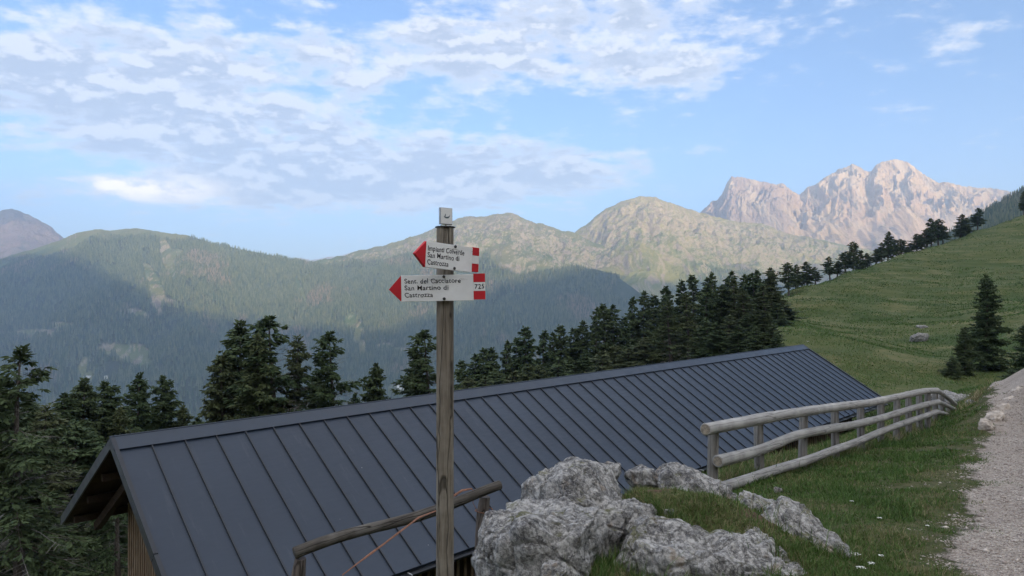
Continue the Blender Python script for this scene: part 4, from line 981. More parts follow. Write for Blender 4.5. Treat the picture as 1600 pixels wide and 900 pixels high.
rock('rock', 'squarish cracked rock between the grass tuft and the flat slab', 'rock', P(1025, 848, 4.6), (0.22, 0.22, 0.15), (0, 0.1, 0.4), 11, 6, 1.2, RK, boxy=1.5)
rock('rock_ridge', 'pale ridge of rock at the back of the mound, beside the first fence post', 'rock', P(1092, 782, 5.7), (0.37, 0.22, 0.19), (0.0, 0.38, -0.3), 14, 6, 1.3, RK, boxy=1.3)
rock('rock', 'small dark knob of rock poking above the mound, nearest the boulder top', 'rock', P(955, 737, 5.85), (0.085, 0.09, 0.075), (0, 0, 0), 17, 5, 0.8, RK)
rock('rock', 'small pale rock right of the grass on the crest of the mound', 'rock', P(1003, 748, 5.9), (0.14, 0.13, 0.10), (0, 0.1, 0), 19, 5, 0.9, RK)
rock('rock_slab', 'long pale slab sloping down to the right into the lawn', 'rock', P(1266, 850, 4.85), (0.36, 0.24, 0.17), (0.1, 0.62, -0.35), 21, 7, 1.1, RK, boxy=1.3)
rock('rock', 'pale rock shelf at the lower end of the fence, above the long slab', 'rock', P(1192, 796, 5.3), (0.22, 0.13, 0.08), (0, 0.25, 0), 23, 6, 1.1, RK)
rock('rock', 'cracked rock filling the cleft between the large boulder and the flat slab', 'rock', P(990, 822, 4.95), (0.19, 0.22, 0.17), (0, 0.2, 0.5), 25, 6, 1.1, RK, boxy=1.3)
for i, (u, v, D, r, lb) in enumerate([(866, 895, 4.0, 0.085, 'small round stone below the low boulder at the bottom edge'), (1045, 803, 5.2, 0.040, 'little white stone in the moss on the mound, the larger of two'),
        (1024, 799, 5.2, 0.026, 'little white stone in the moss on the mound, the smaller of two'), (1003, 818, 4.9, 0.045, 'upright white stone at the edge of the mossy mound'),
        (1129, 848, 4.8, 0.050, 'rounded stone lodged between the slab and the moss'), (798, 898, 4.2, 0.05, 'stone at the very bottom left of the outcrop'),
        (1215, 768, 6.2, 0.05, 'pale stone in the grass under the second fence post')]):
    rock('stone', lb, 'stone', (ground_hit(u, v, 3.2, 12) + Vector((0, 0, r * 0.15))) if 1000 < u else P(u, v, D), (r, r * 0.9, r * 0.75), (0, 0, i), 30 + i, 5, 0.7, 'loose stones on and around the outcrop')
h1 = ground_hit(1437, 533, 20); rock('boulder', 'grey boulder lying alone in the middle of the pasture slope', 'boulder', h1 + Vector((0, 0, 0.2)), (1.15, 1.0, 0.7), (0, 0.1, 0.3), 41, 5, 3.0, 'boulders on the pasture')
h1 = ground_hit(1442, 512, 20); rock('boulder', 'low flat rock just above the grey boulder on the pasture', 'boulder', h1, (1.0, 0.8, 0.28), (0, 0, 0.3), 42, 5, 3.0, 'boulders on the pasture')
for i, (u, v, D, rr, lb) in enumerate([(1503, 634, 21.5, (0.75, 0.6, 0.30), 'broad flat outcrop behind the end of the log fence'), (1522, 628, 23, (0.6, 0.5, 0.22), 'right-hand outcrop behind the end of the log fence'), (1484, 622, 24, (0.5, 0.5, 0.2), 'left-hand outcrop behind the end of the log fence'),
        (1515, 637, 19.5, (0.16, 0.12, 0.22), 'small upright stone in front of the outcrop by the fence end')]):
    rock('outcrop', lb, 'rock', P(u, v, D), rr, (0, 0, i), 50 + i, 5, 2.0, 'rocks behind the end of the log fence')
rock('rock', 'pale rock lying between the trees at the left edge of the photo', 'rock', P(-2, 822, 24), (0.8, 0.7, 0.9), (0, 0, 0), 61, 5, 2.5)
# embankment stones on the lip of the climbing path
for i, (u, v, rr, lb) in enumerate([(1541, 663, (0.20, 0.16, 0.15), 'first and lowest pale stone on the rim of the climbing path'), (1553, 651, (0.26, 0.2, 0.17), 'second pale stone up the rim of the climbing path'), (1566, 639, (0.28, 0.2, 0.16), 'third pale stone up the rim of the climbing path'), (1578, 627, (0.26, 0.22, 0.15), 'fourth pale stone up the rim of the climbing path'), (1590, 614, (0.30, 0.22, 0.17), 'fifth pale stone, highest up the rim of the climbing path')]):
    D = 13.0 + i * 0.85; p = P(u, v, D); rock('rim_stone', lb, 'stone', (p.x, p.y, p.z - 0.03), tuple(q * 0.75 for q in rr), (0, -0.3, 0.8), 70 + i, 5, 0.7, 'pale stones on the rim of the climbing path', mat=M_rim)

# ================================================================== TREES
def bark_b(nt, bs):
    p = objco(nt); n = nt.noise(nt.map(p, (8, 8, 2)), 2.0, 6, 0.7)
    nt.put(bs.inputs['Base Color'], nt.mix(nt.rng(n, 0.35, 0.65), (0.075, 0.060, 0.050), (0.17, 0.15, 0.135)))
    nt.put(bs.inputs['Normal'], nt.bump(n, 0.8, 0.03))
M_bark = material('conifer_bark', bark_b, 0.95, 0.1)
def dead_b(nt, bs):
    p = objco(nt); n = nt.noise(nt.map(p, (6, 6, 3)), 2.0, 5, 0.7)
    nt.put(bs.inputs['Base Color'], nt.mix(nt.rng(n, 0.35, 0.65), (0.12, 0.11, 0.10), (0.26, 0.245, 0.23)))
M_dead = material('bare_grey_limbs', dead_b, 0.95, 0.1)
def needles(name, c1, c2, c3):
    def b(nt, bs):
        p = objco(nt); rnd = nt.node('ShaderNodeObjectInfo').outputs['Random']
        n = nt.noise(p, 0.9, 4, 0.6); n2 = nt.noise(p, 7.0, 3, 0.6)
        c = nt.mix(nt.rng(n, 0.35, 0.65), c1, c2); c = nt.mix(nt.m('MULTIPLY', nt.rng(n2, 0.5, 0.7), 0.5), c, c3)
        c = nt.mix(nt.m('MULTIPLY', rnd, 0.5), c, c3)
        nt.put(bs.inputs['Base Color'], c)
    return material(name, b, 0.75, 0.2)
M_spruce = needles('spruce_needles', (0.040, 0.068, 0.029), (0.060, 0.092, 0.038), (0.085, 0.108, 0.048))
M_larch = needles('larch_needles', (0.055, 0.080, 0.032), (0.080, 0.102, 0.042), (0.108, 0.116, 0.056))

def conifer_meshes(seed, h=15.0, r=2.6, ncard=15000, cb=0.08, card=(0.30, 0.075), sparse=0.0, dead=0.0, deadside=None, topround=0.0, mat=None, limb=1.0, droop=0.35, wood=None, deadw=1.0):
    """returns (trunk mesh, crown mesh); origin at the foot. Limbs leave the stem in loose whorls and carry
    many needle tufts; bare limbs are added where the crown has died back."""
    rnd = random.Random(seed); mb = MB()
    lean = (rnd.uniform(-.02, .02), rnd.uniform(-.02, .02)); ph = rnd.uniform(0, 6)
    def stem(t): z = t * h; return Vector((lean[0] * z + 0.05 * math.sin(t * 7 + ph), lean[1] * z + 0.05 * math.cos(t * 6 + ph), z))
    rb = 0.0125 * h
    mb.tube([stem(k / 16) - Vector((0, 0, 0.4 if k == 0 else 0)) for k in range(17)], [rb * (1 - k / 16) ** 0.85 + 0.012 + (rb * .35 if k == 0 else 0) for k in range(17)], 8)
    db = MB()
    starts, tips, dirs, wts = [], [], [], []
    nb = int(h * 17 * limb); sect = [rnd.uniform(0.72, 1.18) for _ in range(9)]
    gaps = [(rnd.uniform(0.15, 0.9), rnd.uniform(0, 6.28)) for _ in range(7)]
    for i in range(nb):
        t = cb + (0.985 - cb) * ((i + rnd.random()) / nb) ** 0.92; tt = (t - cb) / (1 - cb)
        az = rnd.uniform(0, 2 * math.pi)
        prof = (1 - tt) ** (0.68 - 0.30 * topround) * min(1, 0.45 + tt * 4.0) + 0.05
        L = r * prof * rnd.uniform(0.42, 1.15) * sect[int(az / 6.2832 * 9) % 9]
        if any(abs(t - g0) < 0.035 and abs((az - g1 + 3.14) % 6.28 - 3.14) < 0.9 for g0, g1 in gaps): L *= 0.55
        is_dead = rnd.random() < dead * (1.25 - tt) or (deadside is not None and abs((az - deadside[0] + math.pi) % (2 * math.pi) - math.pi) < deadside[1] and tt < deadside[2] and rnd.random() < 0.8)
        e = math.tan(R(-20 + 52 * tt + rnd.uniform(-17, 17)))
        d = Vector((math.cos(az), math.sin(az), 0)); side = Vector((-d.y, d.x, 0)); cv = rnd.uniform(-.15, .15)
        def bp(s): return stem(t) + d * (L * s) + side * (cv * L * s * s) + Vector((0, 0, L * (e * s - droop * 1.25 * s * s + (0.55 * droop + 0.12) * s ** 3)))
        if is_dead:
            L *= rnd.uniform(0.75, 1.05); tgt = db; rr = (0.006 + 0.009 * (1 - tt)) * deadw
            tgt.tube([bp(s / 5) + Vector((0, 0, rnd.uniform(-.03, .03) * L)) for s in range(6)], [rr * (1.15 - s / 5) for s in range(6)], 3, False)
            for q in range(rnd.randint(3, 7)):
                s = rnd.uniform(0.3, 0.95); p0 = bp(s); sd = rnd.choice((-1, 1)); l2 = L * rnd.uniform(0.10, 0.30)
                p1 = p0 + (d * 0.55 + side * sd * 0.8) * l2 + Vector((0, 0, -rnd.uniform(0.05, 0.6) * l2)); tgt.tube([p0, (p0 + p1) / 2 + Vector((0, 0, 0.04)), p1], [rr * 0.6, rr * 0.45, rr * 0.25], 3, False)
            continue
        mb.tube([bp(s / 4) for s in range(5)], [(0.008 + 0.014 * (1 - tt)) * (1.1 - s / 4) for s in range(5)], 3, False)
        if rnd.random() < sparse * 0.5: continue
        ns = max(3, int(L / 0.13))
        for k in range(ns):
            s = 0.14 + 0.86 * (k + rnd.random()) / ns
            if rnd.random() < sparse * 0.5: continue
            p0 = bp(s); l2 = L * 0.26 * (1.1 - s) + 0.13
            for sd in (-1, 1):
                dv = (d * rnd.uniform(0.45, 0.95) + side * sd * rnd.uniform(0.45, 1.0)).normalized() + Vector((0, 0, rnd.uniform(-1.5, 0.25) * (0.6 + droop)))
                starts.append(p0); dirs.append(dv * l2 * rnd.uniform(0.6, 1.15)); wts.append(l2)
    for k in range(10):   # leader
        starts.append(stem(0.95 + 0.005 * k)); a_ = rnd.uniform(0, 6.28); dirs.append(Vector((math.cos(a_) * .12, math.sin(a_) * .12, 0.30))); wts.append(0.4)
    S, Dv, W = np.array([tuple(q) for q in starts]), np.array([tuple(q) for q in dirs]), np.array(wts)
    rs = np.random.RandomState(seed); idx = rs.choice(len(S), ncard, p=W / W.sum())
    u = rs.uniform(0, 1, ncard) ** 0.8
    pos = S[idx] + Dv[idx] * u[:, None] + rs.normal(0, 0.018, (ncard, 3))
    ax = Dv[idx] / np.linalg.norm(Dv[idx], axis=1, keepdims=True) + rs.normal(0, 0.42, (ncard, 3)) + np.array([0, 0, -0.38]); ax /= np.linalg.norm(ax, axis=1, keepdims=True)
    sd = np.cross(ax, rs.normal(0, 1, (ncard, 3))); sd /= np.linalg.norm(sd, axis=1, keepdims=True)
    ln = card[0] * rs.uniform(0.55, 1.15, ncard)[:, None]; wd = card[1] * rs.uniform(0.6, 1.2, ncard)[:, None]
    V = np.stack([pos, pos + ax * ln * 0.45 + sd * wd, pos + ax * ln, pos + ax * ln * 0.45 - sd * wd], 1).reshape(-1, 3)
    crown = np_mesh('crown', V, np.arange(ncard * 4).reshape(-1, 4), mat or M_spruce, smooth=False)
    tm = bpy.data.meshes.new('trunk'); nv = len(mb.v)
    tm.from_pydata(mb.v + db.v, [], mb.f + [tuple(i + nv for i in f) for f in db.f]); tm.materials.append(M_bark); tm.materials.append(M_dead)
    mi = np.zeros(len(tm.polygons), np.int32); mi[len(mb.f):] = 1; tm.polygons.foreach_set('material_index', mi); tm.update()
    return tm, crown
PR = {}
PR['dense1'] = conifer_meshes(11, ncard=42000, cb=0.04, r=2.7, card=(0.28, 0.066))
PR['dense2'] = conifer_meshes(12, ncard=38000, cb=0.06, r=2.5, topround=0.3, card=(0.28, 0.066))
PR['dense3'] = conifer_meshes(13, ncard=32000, cb=0.10, r=2.3, sparse=0.25, card=(0.28, 0.060), mat=M_larch)
PR['ragged'] = conifer_meshes(14, ncard=26000, cb=0.05, r=2.9, sparse=0.35, dead=0.18, deadside=(0.0, 1.1, 0.85), card=(0.28, 0.055), droop=0.15, deadw=1.7)
PR['ragged2'] = conifer_meshes(15, ncard=24000, cb=0.06, r=2.5, sparse=0.4, dead=0.12, deadside=(0.3, 0.9, 0.7), card=(0.28, 0.055), droop=0.2, mat=M_larch, deadw=1.6)
PR['dying'] = conifer_meshes(16, ncard=12000, cb=0.06, r=3.4, sparse=0.45, dead=0.70, card=(0.28, 0.055), droop=0.5, limb=0.75, deadw=1.4)
PR['young'] = conifer_meshes(17, h=15.0, ncard=14000, cb=0.02, r=3.3, card=(0.42, 0.10), droop=0.10, limb=0.7)
PR['far1'] = conifer_meshes(21, ncard=6000, cb=0.22, r=2.0, card=(0.45, 0.12), sparse=0.2, limb=0.5, topround=0.35)
PR['far2'] = conifer_meshes(22, ncard=5200, cb=0.32, r=1.8, card=(0.45, 0.12), sparse=0.35, limb=0.45, topround=0.6)
PR['far3'] = conifer_meshes(23, ncard=6500, cb=0.12, r=2.2, card=(0.45, 0.12), sparse=0.1, limb=0.5)
PR['far4'] = conifer_meshes(24, ncard=4200, cb=0.25, r=1.9, card=(0.42, 0.11), sparse=0.5, dead=0.15, limb=0.45, topround=0.2, mat=M_larch)
PR['far5'] = conifer_meshes(25, ncard=6200, cb=0.30, r=2.3, card=(0.45, 0.12), sparse=0.15, limb=0.42, topround=0.9)
def tree(kind, u, v, D, width, label, group=None, name='conifer', rz=None, seed=0, hmul=1.0):
    top = P(u, v, D); g = gz(top.x, top.y) - 0.15; h = max(top.z - g, 1.0) * hmul
    tm, cm = PR[kind]
    r = empty(name, (top.x, top.y, g)); rd = random.Random(int(u * 7 + v * 13 + seed))
    r.rotation_euler = (0, 0, rd.uniform(0, 6.28) if rz is None else rz)
    s = h / 15.0; r.scale = (width, width, s)
    for nm, me in (('trunk', tm), ('crown', cm)):
        c = bpy.data.objects.new(nm, me); COL.objects.link(c); c.parent = r
    tag(r, label, 'tree', group); return r
ORD = ['first', 'second', 'third', 'fourth', 'fifth', 'sixth', 'seventh', 'eighth', 'ninth', 'tenth', 'eleventh', 'twelfth', 'thirteenth', 'fourteenth', 'fifteenth', 'sixteenth', 'seventeenth', 'eighteenth', 'nineteenth', 'twentieth', 'twenty-first', 'twenty-second', 'twenty-third', 'twenty-fourth', 'twenty-fifth', 'twenty-sixth', 'twenty-seventh', 'twenty-eighth', 'twenty-ninth', 'thirtieth', 'thirty-first', 'thirty-second', 'thirty-third', 'thirty-fourth', 'thirty-fifth', 'thirty-sixth', 'thirty-seventh', 'thirty-eighth', 'thirty-ninth', 'fortieth']
# behind the left half of the roof
G1 = 'tall conifers behind the left half of the barn roof'
for k, u, v, D, w, rz, lb in [('dense1', 378, 508, 42, 1.05, 1.0, 'dark green conifer at the left of the tallest clump behind the roof'), ('ragged', 432, 500, 39, 1.15, 0.1, 'tallest bushy conifer behind the roof with bare grey limbs on its right'),
        ('ragged2', 462, 530, 41, 0.85, 0.0, 'thin half-bare conifer at the right edge of the tallest clump'), ('dense3', 405, 528, 38, 0.9, 2.0, 'greener conifer in the middle of the tallest clump behind the roof'), ('dense3', 352, 560, 40, 0.9, 0.5, 'lower spreading conifer at the foot of the tallest clump, left side'),
        ('ragged', 524, 523, 40, 0.86, 0.25, 'broad dark conifer with bare limbs reaching right, left of the small one'), ('dense2', 589, 571, 44, 0.58, 0, 'small pointed conifer standing alone just left of the signpost'),
        ('ragged', 672, 520, 42, 0.92, 0.0, 'open-limbed conifer half hidden behind the signpost'), ('dense2', 650, 560, 45, 0.5, 0.0, 'low conifer touching the roof ridge immediately left of the signpost'), ('dense3', 500, 590, 45, 0.7, 0, 'low bushy conifer between the clump and the broad dark conifer'), ('dense1', 555, 618, 45, 0.5, 0, 'low dark conifer top between the broad one and the small pointed one')]:
    tree(k, u, v, D, w * 1.35, lb, G1, rz=rz)
# left edge, beside the gable
G2 = 'conifers left of the barn gable'
L2 = [('dying', 28, 548, 21, 0.98, 2.6, 'gnarled half-dead conifer with drooping bare limbs at the left edge'), ('dense2', -14, 590, 25, 0.9, 0, 'dark conifer cut by the left edge of the photo'), ('ragged2', 72, 636, 27, 0.85, 0, 'thin conifer just right of the half-dead one'),
      ('dense2', 104, 618, 36, 0.8, 1, 'conifer with a rounded top, first of the row left of the gable'), ('dense1', 134, 597, 38, 0.9, 1, 'thick-topped conifer directly above the roof peak, left of it'), ('dense2', 166, 600, 40, 0.95, 2, 'broad dark conifer right of the thick-topped one'),
      ('dense3', 190, 640, 38, 0.7, 2, 'short green conifer just above the roof peak'), ('dense1', 218, 588, 44, 0.78, 0, 'slender pointed conifer, left one of the pair above the roof peak'), ('dense2', 256, 591, 46, 0.80, 2, 'slender round-topped conifer, right one of the pair above the roof peak'), ('dense3', 288, 637, 46, 0.8, 2, 'small conifer at the right end of the left-hand row'),
      ('dense1', 60, 670, 30, 0.9, 1, 'dark filling conifer behind the bare limbs, lower left'), ('dense2', 118, 668, 30, 0.9, 3, 'dark conifer close behind the tip of the eave'), ('ragged', 40, 700, 29, 0.8, 3, 'low dark conifer under the bare limbs'), ('dense1', 150, 690, 33, 0.9, 0, 'dark conifer behind the slanting gable edge'), ('dying', 186, 700, 22, 0.55, 1.0, 'bare pale trunk standing beside the board wall under the eave'),
      ('dense1', 240, 640, 48, 0.9, 0, 'lower dark conifer between the slender pair'), ('dense2', 310, 655, 50, 0.8, 0, 'conifer just showing above the ridge right of the row'), ('dense2', 85, 720, 34, 1.0, 0, 'deep dark conifer low behind the eave tip'), ('dense1', 0, 650, 32, 1.1, 0, 'big dark conifer behind the left edge trees'), ('dense2', 20, 730, 27, 0.8, 0, 'lowest dark conifer at the left edge'), ('dense1', 44, 625, 35, 0.8, 0, 'dense dark conifer filling behind the top of the half-dead tree'), ('dense2', 4, 610, 34, 0.8, 2, 'dark conifer top just left of the half-dead tree crown')]
for k, u, v, D, w, rz, lb in L2: tree(k, u, v, D, w * (1.0 if k == 'dying' else 1.2), lb, G2, rz=rz)
# the stand above the roof, skyline trees from left to right
ST = [(722, 566, 86), (738, 556, 88), (755, 548, 90), (770, 546, 88), (788, 536, 92), (803, 532, 95), (822, 514, 92), (846, 520, 95), (861, 523, 97), (877, 511, 98), (893, 516, 100), (911, 505, 100), (930, 484, 98), (946, 478, 100), (962, 480, 102), (975, 498, 104), (989, 467, 108), (1007, 459, 108), (1022, 464, 110), (1038, 450, 112), (1049, 458, 112), (1064, 441, 114), (1085, 433, 114), (1103, 438, 118), (1115, 429, 116), (1132, 440, 120), (1146, 428, 120), (1160, 432, 122), (1184, 424, 124), (1204, 421, 122), (1222, 470, 100)]
W_ = [0.8, 1.0, 1.15, 0.95]
G3 = 'conifers of the stand rising above the right half of the barn roof'
ks = ['far1', 'far3', 'far5', 'far2', 'far1', 'far4', 'far5', 'far3', 'far2', 'far1', 'far5']
for i, (u, v, D) in enumerate(ST):
    tree(ks[(i * 7 + i // 3) % 11], u, v, D, W_[i % 4] * 1.4, '%s skyline conifer from the signpost in the stand above the barn roof' % ORD[i], G3)
for i, (u, v, D, w) in enumerate([(1048, 470, 84, 1.2), (1076, 462, 86, 1.3), (1101, 449, 88, 1.2), (1128, 446, 90, 1.4), (1150, 438, 90, 1.2), (1166, 455, 86, 1.2), (1181, 429, 92, 1.35), (1196, 448, 86, 1.1), (1207, 427, 94, 1.15), (1216, 474, 84, 0.8)]):
    tree(['ragged2', 'far4', 'far3', 'dense2', 'far4', 'ragged2', 'far3', 'far4', 'dense3', 'far3'][i], u, v, D, w, '%s tall conifer of the nearer row where the stand meets the pasture' % ORD[i], 'tall conifers in front of the right end of the stand')
for i, (u, v, D, w) in enumerate([(1092, 512, 66, .8), (1108, 500, 64, .85), (1124, 515, 62, .8), (1139, 494, 66, .9), (1153, 508, 62, .85), (1168, 490, 66, .9), (1181, 512, 60, .8), (1192, 486, 66, .85), (1204, 508, 60, .7), (1213, 520, 56, .6), (1222, 500, 76, .7)]):
    tree(['dense3', 'far3', 'dense2', 'far4', 'young', 'dense1', 'young', 'dense3', 'far3', 'young', 'dense2'][i], u, v, D, w * (0.6 if i in (4, 6, 9) else 1), '%s of the low conifers right behind the far end of the roof ridge' % ORD[i], 'low conifers behind the far end of the roof ridge')
rb = random.Random(5)
G4 = 'shorter conifers along the foot of the stand behind the roof ridge'
low = [(728, 592), (752, 590), (776, 578), (800, 582), (822, 570), (846, 572), (868, 562), (890, 560), (914, 548), (938, 550), (960, 540), (984, 546), (1006, 528), (1030, 532), (1052, 518), (1076, 522), (1100, 506), (1124, 512), (1148, 498), (1170, 506), (1192, 496), (1212, 520), (1140, 540), (1090, 550), (1040, 560), (990, 572), (940, 576), (880, 590), (820, 600), (770, 612), (740, 622)]
low.sort()
for i, (u, v) in enumerate(low):
    D = 68 + (u - 720) / 500 * 36 + rb.uniform(-5, 5)
    tree(['dense3', 'dense2', 'far4', 'dense1', 'ragged2', 'far3'][(i * 5 + i // 4) % 6], u, v, D, rb.uniform(1.1, 1.5), '%s of the lower conifers just above the roof ridge, counted from the signpost' % ORD[i], G4)
# skyline of the pasture
SK = [(1233, 411), (1247, 414), (1262, 410), (1275, 418), (1297, 402), (1308, 408), (1321, 394), (1333, 378), (1343, 392), (1356, 396), (1368, 390), (1378, 380), (1387, 363), (1395, 374), (1408, 374), (1420, 380), (1433, 366), (1441, 370), (1448, 358), (1456, 342), (1466, 343), (1474, 352), (1500, 336), (1509, 341), (1527, 326), (1600, 300)]
G5 = 'dark conifers along the skyline of the pasture'
for i, (u, v) in enumerate(SK):
    D = float(interp([(1200, 132), (1222, 142), (1300, 172), (1400, 212), (1500, 242), (1600, 262)], u)) - 2
    wd = [1.0, 0.85, 1.2, 0.95][i % 4] * (1.15 if i > 14 else 1.0) * (1 + (D - 130) / 350)
    tree(['far5', 'far1', 'far2', 'far3', 'far5', 'far2', 'far1'][(i * 3) % 7], u, v, D, wd, '%s conifer from the left on the skyline of the pasture' % ORD[i], G5)
# on the pasture at the right
h_ = lambda u, v: ground_hit(u, v, 25)
tree('dense1', 1541, 432, 52, 0.72, 'large dark conifer standing alone on the pasture near the right edge', 'conifers on the lower pasture at the right')
tree('dense2', 1507, 512, 50, 0.42, 'shorter conifer leaning against the left of the large lone one', 'conifers on the lower pasture at the right')
tree('young', 1606, 505, 44, 0.55, 'green conifer cut off by the right edge of the photo', 'conifers on the lower pasture at the right')
tree('young', 1580, 578, 40, 0.34, 'low bushy young conifer below the one at the right edge', 'conifers on the lower pasture at the right')
tree('young', 1487, 556, 49, 0.30, 'low dark bush-like conifer at the left foot of the lone tree', 'conifers on the lower pasture at the right')

# ================================================================== GRASS, PEBBLES, FLOWERS
def blade_mat(name, stops):
    def b(nt, bs):
        t = nt.node('ShaderNodeAttribute', attribute_name='tone').outputs['Fac']
        rmp = nt.node('ShaderNodeValToRGB'); nt.put(rmp.inputs[0], t); cr = rmp.color_ramp
        while len(cr.elements) < len(stops): cr.elements.new(0.5)
        for e, (q, c) in zip(cr.elements, stops): e.position = q; e.color = (*c, 1)
        nt.put(bs.inputs['Base Color'], rmp.outputs[0])
    return material(name, b, 0.7, 0.25)
M_blade = blade_mat('grass_blades', [(0.0, (0.030, 0.070, 0.016)), (0.35, (0.058, 0.118, 0.024)), (0.62, (0.082, 0.145, 0.034)), (0.80, (0.140, 0.155, 0.055)), (1.0, (0.30, 0.25, 0.15))])
def blades(name, x, y, length, width, tone, lean=0.5, seed=0, label=None):
    rs = np.random.RandomState(seed); n = len(x); z = ground_z(x, y) - 0.01
    az = rs.uniform(0, 6.283, n); bend = rs.uniform(0.1, 1.0, n) * lean; f = rs.uniform(0, 6.283, n)
    dx_, dy_ = np.cos(az), np.sin(az); wx, wy = np.cos(f) * width, np.sin(f) * width
    def lv(s): return x + dx_ * bend * length * s ** 1.7, y + dy_ * bend * length * s ** 1.7, z + length * (s - 0.38 * bend * s * s)
    p0, p1, p2 = lv(0.0), lv(0.5), lv(1.0)
    V = np.stack([np.stack([p0[0] - wx, p0[1] - wy, p0[2]], -1), np.stack([p0[0] + wx, p0[1] + wy, p0[2]], -1), np.stack([p1[0] + wx * .8, p1[1] + wy * .8, p1[2]], -1), np.stack([p1[0] - wx * .8, p1[1] - wy * .8, p1[2]], -1), np.stack(p2, -1)], 1).reshape(-1, 3)
    b = np.arange(n)[:, None] * 5
    F = np.concatenate([b + np.array([[0, 1, 2]]), b + np.array([[0, 2, 3]]), b + np.array([[3, 2, 4]])])
    me = np_mesh(name, V, F, M_blade, smooth=False, attrs={'tone': np.repeat(np.clip(tone, 0, 1), 5)})
    tag(link(name, me), kind='stuff')
def scatter(n, amin, amax, ymin, ymax, seed, pw=0.5):
    rs = np.random.RandomState(seed); a = rs.uniform(amin, amax, n); y = ymin * (ymax / ymin) ** (rs.uniform(0, 1, n) ** pw if pw != 1 else rs.uniform(0, 1, n)); return a * y, y, rs
fence_x = lambda y: 2.42 + 0.945 * (y - 8)
# lawn between the fence and the path
x, y, rs = scatter(430000, -0.30, 0.80, 3.4, 26, 1, 1.0)
pd = path_d(x, y) + 0.55 * fbm(x * 1.3, y * 1.3, 0, 4) + 0.25 * fbm(x * 5, y * 5, 1, 3)
tongue = np.exp(-((x - 4.45) / 0.42) ** 2 - ((y - 7.55) / 0.20) ** 2) + np.exp(-((x - 7.0) / 0.6) ** 2 - ((y - 11.3) / 0.30) ** 2)
soil = np.exp(-((x - 1.80) / 0.24) ** 2 - ((y - 4.80) / 0.17) ** 2) + np.exp(-((x - 1.12) / 0.14) ** 2 - ((y - 5.25) / 0.10) ** 2)
keep = (pd < 0.0) & (rs.uniform(0, 1, len(x)) < np.clip(1.2 - pd * 0 - 1.6 * tongue - 1.3 * soil, 0, 1)) & (x > -3.5)
keep &= ~((pd > -0.35) & (rs.uniform(0, 1, len(x)) < 0.45))
x, y, pd = x[keep], y[keep], pd[keep]; fx = x - fence_x(y)
tall = np.exp(-((fx + 0.35) / 0.45) ** 2) * (y > 7) + 0.75 * (fx < 0) * (y > 6.5)
mossy = np.clip(mound(x, y) * 5, 0, 1)
hgt = 0.034 * np.exp(np.random.RandomState(3).normal(0, 0.35, len(x))) * (1 + 0.7 * fbm(x * 1.5, y * 1.5, 2, 3)) * (1 + 1.2 * tall) * (1 + 0.4 * np.clip(y / 12, 0, 1)) * np.clip(1 - 0.5 * (pd > -0.3), 0.4, 1) * (1 - 0.2 * mossy)
hgt = np.clip(hgt, 0.02, 0.5)
wdt = 0.0022 * (1 + 0.22 * np.maximum(y - 4, 0))
tone = 0.49 + 0.17 * np.random.RandomState(4).normal(0, 1, len(x)) + 0.35 * fbm(x * 0.9, y * 0.9, 6, 4) + 0.20 * tall + 0.28 * mossy + 0.14 * (pd > -0.5)
blades('grass', x, y, hgt, wdt, tone, 0.9, 5)
# turf and moss on the mound
rs = np.random.RandomState(31); x = rs.uniform(0.1, 2.3, 110000); y = rs.uniform(4.0, 6.3, 110000)
keep = (mound(x, y) > 0.05) & (rs.uniform(0, 1, len(x)) > 1.6 * np.exp(-((x - 1.80) / 0.22) ** 2 - ((y - 4.80) / 0.15) ** 2) + 1.2 * np.exp(-((x - 1.12) / 0.13) ** 2 - ((y - 5.25) / 0.09) ** 2)); x, y = x[keep], y[keep]; n = len(x)
blades('mound_grass', x, y, rs.uniform(0.012, 0.045, n) * (1 + 1.1 * fbm(x * 3, y * 3, 1.0, 3)), 0.0021, 0.80 + 0.13 * rs.normal(0, 1, n) + 0.35 * fbm(x * 2.2, y * 2.2, 4.0, 3), 1.1, 32)
# tall seeding grass along and behind the fence, and round the rocks
x, y, rs = scatter(42000, -0.12, 0.72, 3.6, 24, 8, 1.0)
fx = x - fence_x(y)
k1 = np.exp(-((fx + 0.75) / 0.55) ** 2) * (y > 7.0); tuft = np.exp(-((x - 0.62) / 0.22) ** 2 - ((y - 4.30) / 0.25) ** 2) + np.exp(-((x + 0.22) / 0.12) ** 2 - ((y - 4.35) / 0.2) ** 2) + 0.8 * np.exp(-((x - 0.80) / 0.10) ** 2 - ((y - 5.85) / 0.15) ** 2) + 0.7 * np.exp(-((x - 0.05) / 0.05) ** 2 - ((y - 4.95) / 0.12) ** 2)
k2 = 0.25 * (np.abs(x - 2.3) < 0.8) * (y < 6.5) * (y > 4.2) * (path_d(x, y) < -0.6)
prob = 0.75 * k1 + 1.6 * tuft + 0.35 * k2
keep = rs.uniform(0, 1, len(x)) < prob; x, y = x[keep], y[keep]; tuft = tuft[keep]
n = len(x); r4 = np.random.RandomState(9)
blades('tall_grass', x, y, np.where(tuft > 0.2, r4.uniform(0.09, 0.20, n), r4.uniform(0.10, 0.34, n)), 0.0022 * (1 + 0.2 * np.maximum(y - 4, 0)), 0.48 + 0.24 * r4.normal(0, 1, n), 0.8, 10)
